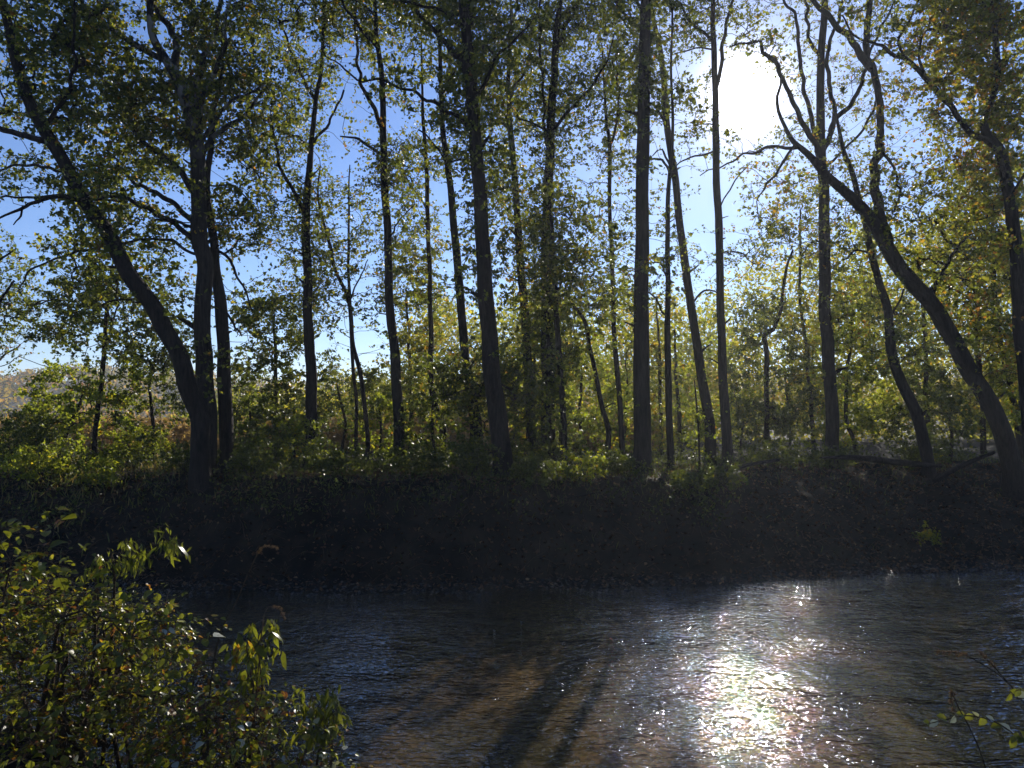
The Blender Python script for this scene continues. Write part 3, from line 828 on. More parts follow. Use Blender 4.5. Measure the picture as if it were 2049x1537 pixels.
# vines and leafy sleeves: px, py, rx, ry, tree, depth offset, number
key = {t['T']['k']: t for t in tree_skels}
for (x, y, rx, ry, k, dz, n) in [(1120, 540, 60, 60, 'pole_b', -.3, 60), (1095, 720, 45, 130, 'vine', -.3, 90), (1090, 420, 35, 120, 'vine', -.2, 50), (950, 760, 80, 70, 'giant_left', -1.0, 110), (1050, 790, 60, 70, 'giant', 1.4, 60),
                                 (985, 880, 70, 60, 'giant_left', -.8, 50), (620, 480, 30, 160, 'left_mid', 0, 45), (10, 600, 60, 130, 'edge_left', 0, 110), (1060, 560, 30, 130, 'sunlit_lichen', 0, 30), (1040, 400, 26, 110, 'sunlit_lichen', 0, 24),
                                 (408, 720, 16, 60, 'forked', -.3, 7), (1660, 560, 40, 90, 'clear_fork', .4, 40), (1400, 800, 28, 90, 'red_lean', .2, 16), (1790, 680, 50, 70, 'second_lean', .4, 30), (660, 560, 55, 90, 'curvy', 0, 50), (705, 470, 60, 80, 'thin_a', 0, 50),
                                 (1160, 600, 50, 60, 'slant', 0, 30), (1225, 560, 40, 90, 'slim_fork', 0, 30), (1960, 60, 90, 110, 'edge', .5, 60), (1985, 330, 60, 110, 'edge', 1.0, 40)]:
    t = key[k]
    for _ in range(n):
        a = rs.rand() * 6.283; r_ = math.sqrt(rs.rand())
        t['C'].append(at(x + rx * r_ * math.cos(a), y + ry * r_ * math.sin(a), t['T']['D'] + dz + rs.randn() * .5))

nleaf = 0
for ti, t in enumerate(tree_skels):
    C = np.array(t['C'])
    if len(C) < 4:
        C = np.vstack([C.reshape(-1, 3), t['skel'][-4:, :3] + rs.randn(4, 3) * .4])
    right = t['org'][0] > 7
    k = t['T']['k']
    tn = dict(left_mid=(.45, .22), sunlit_lichen=(.62, .2), edge=(.66, .22), straight=(.42, .2), giant=(.36, .2), vine=(.38, .2), clear_fork=(.62, .2), arch_right=(.6, .2)).get(k, (.46, .24))
    sparse = k in ('clear_fork', 'arch_right', 'sun_trunk', 'red_lean', 'second_lean')
    fill_crown(t['root'], t['org'], t['skel'][:, :3], t['skel'][:, 3], C, 'leaf_canopy', LOBED if t['T']['D'] < 24.6 else KITE, sides=3, per=22 if sparse else (26 if t['org'][0] < -4 else 30), spread=.66, lsize=.092 if not sparse else .086,
               tint=tn, up=.35, rs=np.random.RandomState(500 + ti))

# ------------------------------------------------------------------ young trees and shrubs under the tall ones
# trunk pixels, D, crown blobs (px, py, rx, ry, clusters), leaf material, label
SAPS = [
 ([(188, 950, 12), (190, 880, 10), (195, 824, 9), (205, 739, 9), (210, 688, 9), (212, 637, 8), (218, 585, 6), (225, 530, 4)], 25, [(110, 640, 65, 40, 38), (235, 620, 90, 80, 75), (160, 570, 60, 50, 30), (290, 560, 60, 70, 40), (150, 680, 40, 25, 12)], 'leaf_dark', 'dark round-crowned small tree standing in the open at far left'),
 ([(120, 930, 9), (130, 880, 8), (150, 830, 7), (165, 790, 5)], 25.5, [(130, 790, 70, 60, 60), (200, 850, 60, 70, 50), (100, 850, 50, 45, 30), (250, 760, 50, 50, 25)], 'leaf_young', 'yellow-green bushy young tree under the dark round-crowned one'),
 ([(300, 935, 8), (305, 860, 7), (300, 780, 6), (310, 700, 4)], 26, [(310, 720, 60, 60, 45), (300, 820, 65, 60, 50), (345, 660, 40, 60, 25)], 'leaf_dark', 'small shady tree tucked behind the foot of the arching left trunk'),
 ([(546, 930, 10), (548, 876, 9), (553, 807, 8), (550, 691, 7), (548, 630, 4)], 28, [(550, 660, 75, 60, 65), (530, 750, 60, 50, 45), (590, 800, 60, 50, 40), (510, 600, 40, 40, 15), (570, 850, 60, 40, 35)], 'leaf_dark', 'light airy sapling in the gap right of the twin trunk'),
 ([(500, 930, 7), (505, 880, 6), (500, 820, 4)], 24, [(500, 830, 40, 35, 30), (520, 890, 50, 35, 40)], 'leaf_dark', 'low shady bush at the twin trunk foot'),
 ([(590, 940, 6), (588, 900, 5), (590, 860, 4)], 26, [(590, 880, 40, 45, 45)], 'leaf_young', 'bright yellow-green bush lit from behind, left of the lone leafy-sleeved trunk'),
 ([(680, 935, 7), (690, 850, 6), (675, 770, 4)], 30, [(665, 850, 45, 35, 25), (690, 770, 45, 40, 30), (740, 800, 40, 60, 30), (660, 730, 30, 30, 12)], 'leaf_dark', 'thin sapling between the leafy-sleeved trunk and the crooked young tree'),
 ([(820, 930, 8), (822, 800, 7), (818, 680, 6), (812, 580, 4)], 31, [(820, 560, 50, 60, 40), (850, 640, 50, 60, 45), (815, 720, 40, 60, 30), (840, 500, 60, 50, 36), (830, 820, 50, 60, 40)], 'leaf_yellow', 'golden-leaved slim tree right of the split-leader trunk'),
 ([(870, 930, 7), (866, 850, 6), (870, 780, 5)], 25, [(870, 780, 60, 55, 50), (840, 870, 50, 50, 40)], 'leaf_dark', 'dark shrubby tree around the trunk with the kicked-out foot'),
 ([(1065, 930, 7), (1068, 820, 6), (1070, 700, 4)], 30, [(1075, 760, 55, 80, 60), (1050, 860, 45, 50, 35), (1090, 650, 50, 60, 35)], 'leaf_young', 'leafy sapling filling the gap right of the thickest trunk'),
 ([(1165, 930, 8), (1160, 830, 7), (1165, 740, 5)], 31, [(1165, 770, 55, 70, 55), (1170, 880, 60, 45, 50), (1150, 660, 50, 60, 40)], 'leaf_young', 'sunlit green sapling behind the slanting thin tree'),
 ([(1250, 930, 7), (1252, 850, 6), (1255, 760, 4)], 32, [(1250, 740, 45, 80, 50), (1240, 850, 40, 60, 40), (1240, 620, 40, 60, 25)], 'leaf_young', 'slim green sapling close left of the dead-straight giant'),
 ([(1318, 915, 8), (1322, 800, 7), (1318, 680, 5), (1312, 600, 3)], 34, [(1320, 640, 50, 70, 40), (1325, 780, 40, 80, 45), (1310, 880, 30, 40, 20)], 'leaf_yellow', 'autumn-tinted sapling just right of the dead-straight giant'),
 ([(1364, 915, 10), (1362, 893, 9), (1357, 807, 8), (1352, 745, 6), (1350, 660, 4)], 33, [(1370, 700, 40, 70, 30), (1385, 850, 45, 60, 40)], 'leaf_young', 'thin sapling under the reddish leaning trunk'),
 ([(1402, 950, 5), (1398, 880, 4), (1394, 800, 4), (1390, 760, 2)], 24, [(1392, 880, 18, 60, 10)], 'leaf_young', 'wispy waist-thin sapling hugging the reddish leaning trunk foot'),
 ([(1536, 925, 14), (1535, 910, 12), (1533, 807, 10), (1533, 705, 10), (1527, 671, 10), (1545, 660, 8), (1561, 620, 7), (1571, 544, 6), (1585, 500, 4)], 33, [(1510, 620, 45, 55, 60), (1560, 620, 50, 60, 40), (1500, 740, 50, 80, 60), (1580, 780, 50, 80, 60), (1520, 850, 60, 50, 45), (1560, 500, 50, 60, 30)], 'leaf_dark', 'dark-crowned forking small tree right of the glare-edged trunk'),
 ([(1630, 915, 9), (1629, 890, 9), (1622, 807, 8), (1615, 722, 7), (1602, 602, 6), (1602, 500, 5), (1600, 420, 3)], 35, [(1600, 540, 50, 60, 40), (1610, 660, 50, 70, 55), (1620, 790, 45, 60, 45), (1600, 430, 50, 60, 36)], 'leaf_yellow', 'thin rusty pole tree left of the stout fan-topped trunk'),
 ([(1712, 915, 9), (1708, 880, 8), (1694, 841, 8), (1694, 756, 7), (1704, 671, 5), (1704, 620, 3)], 31, [(1710, 620, 60, 60, 65), (1690, 720, 60, 60, 60), (1740, 790, 50, 60, 45), (1690, 850, 60, 40, 40)], 'leaf_young', 'full green young tree right of the stout fan-topped trunk'),
 ([(1582, 915, 6), (1578, 830, 5), (1570, 740, 4)], 36, [(1575, 860, 50, 40, 30), (1580, 700, 40, 50, 25)], 'leaf_young', 'pencil-thin sapling between the forking small tree and the rusty pole'),
 ([(1856, 920, 10), (1854, 790, 9), (1851, 671, 8), (1845, 600, 6), (1840, 520, 4)], 33, [(1850, 560, 55, 60, 40), (1835, 680, 45, 70, 45), (1860, 790, 60, 60, 60), (1780, 850, 50, 40, 35)], 'leaf_dark', 'shady small tree seen between the two leaning trunks'),
 ([(1972, 920, 12), (1965, 800, 10), (1957, 722, 10), (1957, 654, 9), (1954, 585, 9), (1930, 561, 8), (1930, 500, 6), (1940, 430, 4)], 30, [(1930, 600, 60, 60, 50), (1950, 500, 60, 60, 50), (1980, 690, 60, 60, 50), (1900, 480, 50, 50, 26), (1930, 400, 60, 50, 36)], 'leaf_yellow', 'crooked yellow-leaved tree behind the arching right trunk'),
 ([(2045, 915, 14), (2032, 824, 12), (2015, 739, 11), (1998, 671, 10), (1991, 585, 10), (1988, 500, 9), (1975, 430, 7), (1972, 340, 5)], 31, [(2010, 620, 60, 70, 50), (1990, 800, 70, 60, 60), (2020, 470, 50, 70, 40), (1990, 380, 60, 60, 40)], 'leaf_yellow', 'straight yellow-leaved tree nearest the right edge'),
 ([(1900, 920, 8), (1905, 880, 7), (1900, 830, 5)], 26.5, [(1895, 840, 60, 50, 50), (1870, 770, 40, 40, 20)], 'leaf_dark', 'dark bush behind the foot of the second leaning trunk'),
 ([(2080, 915, 14), (2085, 800, 12), (2070, 640, 9), (2060, 500, 6)], 29, [(2060, 760, 50, 90, 50), (2080, 540, 60, 90, 50)], 'leaf_young', 'tall leafy tree cut by the right edge'),
 ([(1480, 925, 6), (1484, 850, 5), (1478, 780, 3)], 35, [(1480, 830, 40, 60, 40), (1475, 700, 35, 60, 20)], 'leaf_young', 'light green sapling directly right of the glare-edged trunk'),
 ([(760, 930, 6), (762, 860, 5), (758, 800, 3)], 29, [(760, 850, 40, 60, 40)], 'leaf_young', 'small bush in front of the rust-coloured field, left of the split-leader trunk'),
 ([(1125, 930, 8), (1120, 880, 6), (1118, 840, 4)], 25, [(1110, 880, 50, 45, 45), (1060, 880, 40, 40, 25)], 'leaf_dark', 'dark shrub at the foot of the vine-wrapped tree'),
 ([(455, 920, 6), (470, 860, 5), (480, 800, 3)], 29, [(480, 860, 50, 50, 35), (480, 760, 40, 40, 15)], 'leaf_dark', 'dim bush behind the twin trunk'),
]
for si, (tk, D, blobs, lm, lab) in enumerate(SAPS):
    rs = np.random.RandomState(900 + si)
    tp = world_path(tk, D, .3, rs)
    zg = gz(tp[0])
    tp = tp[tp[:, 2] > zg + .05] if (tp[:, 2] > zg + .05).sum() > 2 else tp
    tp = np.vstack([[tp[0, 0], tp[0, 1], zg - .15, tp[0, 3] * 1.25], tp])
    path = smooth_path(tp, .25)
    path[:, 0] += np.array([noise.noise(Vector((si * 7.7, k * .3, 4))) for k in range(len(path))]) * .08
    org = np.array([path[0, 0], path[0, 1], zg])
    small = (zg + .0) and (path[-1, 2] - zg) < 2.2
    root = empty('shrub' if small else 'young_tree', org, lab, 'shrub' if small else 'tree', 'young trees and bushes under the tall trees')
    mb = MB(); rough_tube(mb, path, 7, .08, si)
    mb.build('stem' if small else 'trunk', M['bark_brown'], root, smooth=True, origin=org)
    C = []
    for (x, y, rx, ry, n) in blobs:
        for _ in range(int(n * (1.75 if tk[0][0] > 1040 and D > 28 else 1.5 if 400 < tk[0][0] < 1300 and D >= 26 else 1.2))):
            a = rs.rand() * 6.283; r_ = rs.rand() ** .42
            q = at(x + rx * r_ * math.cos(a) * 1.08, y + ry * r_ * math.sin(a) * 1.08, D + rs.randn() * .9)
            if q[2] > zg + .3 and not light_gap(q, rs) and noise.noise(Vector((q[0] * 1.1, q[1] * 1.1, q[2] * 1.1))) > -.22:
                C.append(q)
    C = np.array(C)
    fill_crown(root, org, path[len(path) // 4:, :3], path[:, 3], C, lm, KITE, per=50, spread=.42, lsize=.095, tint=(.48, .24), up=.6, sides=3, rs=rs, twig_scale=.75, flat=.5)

# low shrubs along the lip of the bank: x, y, height, width, leaf, label
SHR = [(-13.5, 21.3, 1.1, 1.6, 'leaf_young', 'sunlit yellow-green bush on the open bank at far left'),
       (-11.6, 21.0, .8, 1.1, 'leaf_young', 'smaller sunlit bush beside the lit grass at far left'),
       (-15.5, 23.5, 1.9, 2.0, 'leaf_dark', 'dark leafy bush under the hanging branches at the left edge'),
       (-17.0, 26.5, 1.8, 2.6, 'leaf_dark', 'broad dim bush hiding the field at the left edge'),
       (-13.2, 26.0, 1.3, 2.2, 'leaf_young', 'green bush at the foot of the dark round-crowned small tree'),
       (-9.6, 22.2, 1.0, 1.5, 'leaf_dark', 'shaded bush between the lit grass and the arching left trunk'),
       (-7.4, 20.9, .9, 1.3, 'leaf_dark', 'low dark bush right of the forked sycamore foot'),
       (-5.2, 21.6, 1.0, 1.6, 'leaf_dark', 'wide dark bush on the bank below the leafy-sleeved trunk'),
       (-2.8, 22.0, .9, 1.5, 'leaf_dark', 'dark bush below the split-leader trunk'),
       (-1.1, 20.9, 1.2, 1.4, 'leaf_dark', 'dark bush in front of the mid-sized central trunk'),
       (.6, 20.6, .8, 1.2, 'leaf_dark', 'low bush at the right foot of the thickest trunk'),
       (2.0, 21.2, .9, 1.4, 'leaf_young', 'lightly lit bush below the vine-wrapped tree'),
       (3.2, 21.8, .7, 1.0, 'leaf_dark', 'small bush left of the dead-straight giant foot'),
       (5.0, 20.6, .7, 1.0, 'leaf_dark', 'sun-flecked bush between the straight giant and the narrow dark trunk'),
       (5.9, 21.2, .6, 1.1, 'leaf_dark', 'sun-flecked low bush under the reddish leaning trunk'),
       (8.6, 24.6, .8, 1.6, 'leaf_dark', 'low dim bush in front of the forking small tree'),
       (11.0, 25.5, .9, 1.6, 'leaf_dark', 'low dim bush below the stout fan-topped trunk'),
       (14.2, 25.6, .9, 1.6, 'leaf_dark', 'dim bush between the feet of the two leaning trunks'),
       (11.6, 20.9, .28, .4, 'leaf_yellow', 'small golden tuft catching light on the right bank slope')]
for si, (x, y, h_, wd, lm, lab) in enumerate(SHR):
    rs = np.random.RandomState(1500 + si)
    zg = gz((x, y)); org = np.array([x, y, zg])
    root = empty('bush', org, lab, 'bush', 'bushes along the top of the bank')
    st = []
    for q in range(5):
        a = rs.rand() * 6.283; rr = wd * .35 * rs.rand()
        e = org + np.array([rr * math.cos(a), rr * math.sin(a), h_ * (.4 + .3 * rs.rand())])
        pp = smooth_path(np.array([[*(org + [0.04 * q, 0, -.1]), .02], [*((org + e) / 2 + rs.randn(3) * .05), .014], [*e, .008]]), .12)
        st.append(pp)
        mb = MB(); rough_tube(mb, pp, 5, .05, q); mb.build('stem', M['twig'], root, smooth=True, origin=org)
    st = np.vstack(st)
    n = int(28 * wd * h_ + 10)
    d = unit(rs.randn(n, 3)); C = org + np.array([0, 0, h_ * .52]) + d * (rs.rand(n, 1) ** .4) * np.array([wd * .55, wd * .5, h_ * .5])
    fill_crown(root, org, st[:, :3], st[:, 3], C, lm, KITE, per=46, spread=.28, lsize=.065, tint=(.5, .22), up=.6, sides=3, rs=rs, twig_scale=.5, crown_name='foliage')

# ------------------------------------------------------------------ far things: wood edge, dry cornfield, hill
rs = np.random.RandomState(31)
n = 4600
px = rs.rand(n) * 2300 - 30
D = 50 + rs.rand(n) * 16
top = np.interp(px, [0, 330, 480, 620, 790, 860, 1000, 1300, 1420, 1560, 1800, 2100], [860, 850, 800, 770, 740, 620, 600, 600, 610, 490, 450, 430]) + 34 * wig(px / 45, 0, 1, 2) + rs.randn(n) * 14
dens = np.interp(px, [0, 330, 600, 800, 880], [.06, .25, .6, .8, 1])
py = top + (rs.rand(n) ** .8) * (905 - top)
keep = rs.rand(n) < dens
px, py, D = px[keep], py[keep], D[keep]
C = np.array([at(a, b, d) for a, b, d in zip(px, py, D)])
C = C[C[:, 2] > 2.4]
idx = np.repeat(np.arange(len(C)), 42)
p = C[idx] + rs.randn(len(idx), 3) * np.array([.75, .75, .55])
p = p[p[:, 2] > 2.3]
lb = MB()
tt = np.clip(.5 + .28 * np.array([noise.noise(Vector(q * .12)) for q in p[::42]]).repeat(42)[:len(p)] if False else .5 + rs.randn(len(p)) * .2 + .22 * wig(p[:, 0] * .3, p[:, 2] * .6, 1, 1), 0, 1)
leaves(lb, p, .24 * np.exp(rs.randn(len(p)) * .25), KITE, tt, .4, rs)
tag(lb.build('distant_wood', M['far'], tint=True), 'pale yellow-green edge of the wood beyond the field', kind='stuff')

# dry corn standing behind the trees
rs = np.random.RandomState(32)
n = 5200
x = -34 + rs.rand(n) * 42; y = 36 + rs.rand(n) ** 1.5 * 40
lb = MB()
hgt = 1.35 + .35 * rs.rand(n)
zb = height(x, y)
P = np.stack([np.stack([x, y, zb], 1), np.stack([x + rs.randn(n) * .05, y, zb + hgt * .6], 1), np.stack([x + rs.randn(n) * .12, y, zb + hgt], 1)], 1)
V, Fq = tubes(P, np.tile([[.014, .012, .006]], (n, 1)), 3)
lb.add(V, Fq, rs.rand(len(Fq)) * .5)
idx = np.repeat(np.arange(n), 7)
u = rs.rand(len(idx))
pc = P[idx, 0] * (1 - u)[:, None] + P[idx, 2] * u[:, None]
leaves(lb, pc, .42 + .2 * rs.rand(len(idx)), (KITE[0] * np.array([.25, 1, 1]), KITE[1]), np.clip(.5 + rs.randn(len(idx)) * .25, 0, 1), .3, rs, droop=.2)
tag(lb.build('cornfield', M['dry'], tint=True), 'rust-coloured dry corn standing in the field beyond the trees', kind='stuff')


def hill_z(X, Y):
    ridge = 12 + 3 * np.sin(X * .012 + 1.0) + 2 * np.sin(X * .031) + 5 * sstep(-60, -180, X)
    return 1.6 + ridge * sstep(170, 300, Y) + 2 * wig(X, Y, .04, 1) * sstep(170, 230, Y)


mh, t_, o_ = mat('hill_soil')
pb = N(t_, 'ShaderNodeBsdfPrincipled'); pb.inputs['Base Color'].default_value = (.06, .06, .03, 1); pb.inputs['Roughness'].default_value = 1
t_.links.new(pb.outputs[0], o_.inputs[0])
h = MB(); h.add(*grid(np.linspace(-500, 500, 80), np.linspace(150, 700, 40), hill_z))
tag(h.build('hill', mh, smooth=True), 'low wooded hill behind the field', kind='structure')
n = 900
x = -330 + rs.rand(n) * 520; y = 175 + rs.rand(n) * 135
C = np.stack([x, y, hill_z(x, y) + 1.5], 1)
idx = np.repeat(np.arange(n), 80)
d = unit(rs.randn(len(idx), 3)); d[:, 2] = np.abs(d[:, 2])
cs = (2.8 + 3.0 * rs.rand(n))[idx]
p = C[idx] + d * cs[:, None] * np.array([1, 1, 1.1]) * (.8 + .25 * rs.rand(len(idx), 1))
lb = MB()
leaves(lb, p, .85 + .5 * rs.rand(len(idx)), KITE, np.clip((rs.rand(n) * .75 + .2)[idx] + rs.randn(len(idx)) * .1, 0, 1), .8, rs)
tag(lb.build('hillside_forest', M['hill'], tint=True), 'green and rust autumn trees covering the far hill', kind='stuff')

# ------------------------------------------------------------------ ground cover
rs = np.random.RandomState(41)


def scatter(n, x0, x1, y0, y1, tmin=0.1):
    x = x0 + rs.rand(n) * (x1 - x0); y = y0 + rs.rand(n) * (y1 - y0)
    k = (y - edge_far(x)) > tmin
    x, y = x[k], y[k]
    return x, y


# grass and weeds: blades on the bank and on the flat ground
x, y = scatter(52000, -19, 21, 17.6, 31, 1.3)
nv = wig(x, y, .8, 9) + rs.randn(len(x)) * .4
k = (nv > -.1 + .5 * sstep(6, 12, x)) & (rs.rand(len(x)) < .12 + sstep(1.2, 2.1, height(x, y)))
x, y = x[k], y[k]
z = height(x, y)
lb = MB()
lit = sstep(-9, -10.5, x)  # far left grass: its sunlit look is put into longer, tanner blades
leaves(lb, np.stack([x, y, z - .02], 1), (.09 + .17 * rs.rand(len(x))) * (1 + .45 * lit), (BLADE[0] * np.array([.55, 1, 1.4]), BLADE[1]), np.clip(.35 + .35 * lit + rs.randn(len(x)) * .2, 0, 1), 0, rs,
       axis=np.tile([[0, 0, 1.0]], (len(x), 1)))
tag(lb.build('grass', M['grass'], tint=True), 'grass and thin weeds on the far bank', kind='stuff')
# leafy undergrowth
x, y = scatter(2000, -17, 18, 18.5, 30, 2.0)
k = (wig(x, y, .9, 3) + rs.randn(len(x)) * .2 > .0) & ~((x > 7) & (y < 26))
x, y = x[k], y[k]
idx = np.repeat(np.arange(len(x)), 22)
base = np.stack([x, y, height(x, y) + .25], 1)[idx]
p = base + rs.randn(len(idx), 3) * np.array([.22, .22, .16])
lb = MB(); leaves(lb, p, .06 + .05 * rs.rand(len(idx)), KITE, np.clip(.34 + rs.randn(len(idx)) * .22, 0, 1), .6, rs)
V, Fq = tubes(np.stack([np.stack([x, y, height(x, y) - .03], 1), np.stack([x, y, height(x, y) + .25], 1) + rs.randn(len(x), 3) * .03, np.stack([x, y, height(x, y) + .5], 1) + rs.randn(len(x), 3) * .1], 1), np.full((len(x), 3), .006), 3)
lb.add(V, Fq, np.zeros(len(Fq)))
tag(lb.build('undergrowth', M['leaf_dark'], tint=True), 'tangle of low green weeds covering the bank top', kind='stuff')
# fallen leaves
x, y = scatter(32000, -16, 21, 17.0, 27, .02)
k = rs.rand(len(x)) < np.where(x > 6, 1, .7)
x, y = x[k], y[k]
lb = MB(); leaves(lb, np.stack([x, y, height(x, y) + .02], 1), .07 + .06 * rs.rand(len(x)), KITE, np.clip(.5 + rs.randn(len(x)) * .25, 0, 1), 1.6, rs, droop=0)
tag(lb.build('leaf_litter', M['litter'], tint=True), 'brown fallen leaves strewn over the bank', kind='stuff')
# wet stones and gravel along the waterline
mp_, t_, o_ = mat('wet_stone')
a_ = N(t_, 'ShaderNodeAttribute', attribute_name='tint')
rr_ = ramp(t_, [(0, (.014, .012, .01)), (.7, (.035, .028, .022)), (1, (.10, .08, .06))], a_.outputs['Fac'])
pb = N(t_, 'ShaderNodeBsdfPrincipled'); pb.inputs['Roughness'].default_value = .22
t_.links.new(rr_.outputs[0], pb.inputs['Base Color']); t_.links.new(pb.outputs[0], o_.inputs[0])
OCT = np.array([[1, 0, 0], [.5, .87, .1], [-.5, .8, 0], [-1, 0, .1], [-.5, -.87, 0], [.5, -.8, .1], [.15, .1, .55], [0, 0, -.4]])
OF = np.array([[i, (i + 1) % 6, 6] for i in range(6)] + [[(i + 1) % 6, i, 7] for i in range(6)])
n = 6000
x = -15 + rs.rand(n) * 36
tq = rs.randn(n) * .38 + .12
y = edge_far(x) + tq
k = tq < 1.1
x, y = x[k], y[k]; n = len(x)
s = .018 + .05 * rs.rand(n) ** 2.2
a = rs.rand(n) * 6.283
Vv = OCT[None] * s[:, None, None] * (1 + rs.randn(n, 8, 3) * .12)
Vr = np.stack([Vv[..., 0] * np.cos(a)[:, None] - Vv[..., 1] * np.sin(a)[:, None], Vv[..., 0] * np.sin(a)[:, None] + Vv[..., 1] * np.cos(a)[:, None], Vv[..., 2]], -1)
zz = np.maximum(height(x, y), -.025)
Vr += np.stack([x, y, zz + s * .1], 1)[:, None]
lb = MB(); lb.add(Vr.reshape(-1, 3), (OF[None] + (np.arange(n) * 8)[:, None, None]).reshape(-1, 3), np.repeat(rs.rand(n), 12))
tag(lb.build('wet_pebbles', mp_, tint=True), 'wet stones glinting along the far waterline', kind='stuff')

# dead stems and roots on the dark slope
x, y = scatter(1500, -16, 19, 17.4, 24, .5)
n = len(x); a = rs.rand(n) * 6.283; L = .15 + .6 * rs.rand(n) ** 2
P0 = np.stack([x, y, height(x, y)], 1)
e = np.stack([x + np.cos(a) * L, y + np.sin(a) * L * .6, np.zeros(n)], 1); e[:, 2] = height(e[:, 0], e[:, 1]) + .05 + .25 * rs.rand(n) * L
m_ = (P0 + e) / 2; m_[:, 2] += .04 + .1 * rs.rand(n)
lb = MB(); lb.add(*tubes(np.stack([P0, m_, e], 1), np.tile([[.009, .006, .003]], (n, 1)) * (.5 + rs.rand(n, 1)), 3))
tag(lb.build('dead_stems', M['stem']), 'dead twigs and roots littering the dark bank slope', kind='stuff')

# fallen logs and branches on the bank
LOGS = [([(1640, 916, 3), (1672, 915, 7), (1720, 916, 12), (1800, 925, 13), (1850, 930, 10), (1885, 934, 4)], 23.6, 'fallen log lying level behind the second leaning trunk'),
        ([(1990, 905, 6), (1940, 925, 9), (1890, 950, 11), (1870, 962, 8)], 23.9, 'fallen limb sloping up to the foot of the arching right trunk'),
        ([(1395, 948, 5), (1440, 945, 7), (1500, 930, 8), (1560, 920, 6)], 22.0, 'thin fallen branch right of the reddish leaning trunk'),
        ([(700, 1004, 3), (740, 985, 5), (790, 973, 5), (830, 975, 3)], 20.2, 'thin dead branch on the dark slope left of centre'),
        ([(1120, 1010, 3), (1150, 995, 4), (1190, 990, 4)], 20.2, 'short dead stick on the dark slope below the vine-wrapped tree')]
for li, (L, D, lab) in enumerate(LOGS):
    lp = world_path(L, D, 0, None)
    for q in lp:
        q[2] = max(q[2], gz(q) + q[3] * .7) if li not in (1,) else max(q[2], gz(q) + .03)
        if li > 2: q[2] = gz(q) + q[3] + .03
    lp = smooth_path(lp, .15)
    mb = MB(); rough_tube(mb, lp, 8, .08, li)
    o = mb.build('fallen_branch' if li else 'fallen_log', M['bark'], None, smooth=True, origin=lp[0, :3])
    tag(o, lab, 'log' if li == 0 else 'branch', 'fallen wood on the far bank')

# leaves afloat
ml, t_, o_ = mat('floating')
for (px, py, s, kind, col, lab) in [(1220, 1282, .06, LOBED, (.45, .09, .03), 'red-brown leaf afloat in mid river'), (1077, 1463, .045, OVATE, (.5, .38, .08), 'yellow leaf afloat near the bottom centre'),
                          (1043, 1247, .05, OVATE, (.5, .46, .38), 'pale curled leaf afloat, farther of two'), (988, 1264, .05, OVATE, (.45, .42, .35), 'pale curled leaf afloat, nearer of two')]:
    d = ray(px, py); P0 = np.array([0, 0, EYE]) + d * (-EYE / d[2])
    m_, t_, o_ = mat('floating_leaf'); pb = N(t_, 'ShaderNodeBsdfPrincipled'); pb.inputs['Base Color'].default_value = (*col, 1); pb.inputs['Roughness'].default_value = .4
    t_.links.new(pb.outputs[0], o_.inputs[0])
    mb = MB(); leaves(mb, np.array([[P0[0], P0[1], .03]]), np.array([s * 1.3]), kind, np.array([.5]), 3, rs, droop=0)
    tag(mb.build('floating_leaf', m_, None, origin=[P0[0], P0[1], .03]), lab, 'leaf', 'leaves afloat on the river')


# ------------------------------------------------------------------ near bank: the tangled bushes at lower left
def in_poly(x, y, P):
    c_ = False
    j = len(P) - 1
    for i in range(len(P)):
        xi, yi = P[i]; xj, yj = P[j]
        if (yi > y) != (yj > y) and x < (xj - xi) * (y - yi) / (yj - yi) + xi:
            c_ = not c_
        j = i
    return c_


def one_mesh(shape, name, m, t):
    mb = MB(); mb.add(shape[0] - np.array([0, .1, 0]), shape[1], np.full(len(shape[1]), t))
    return mb.mesh(name, m, tint=True)


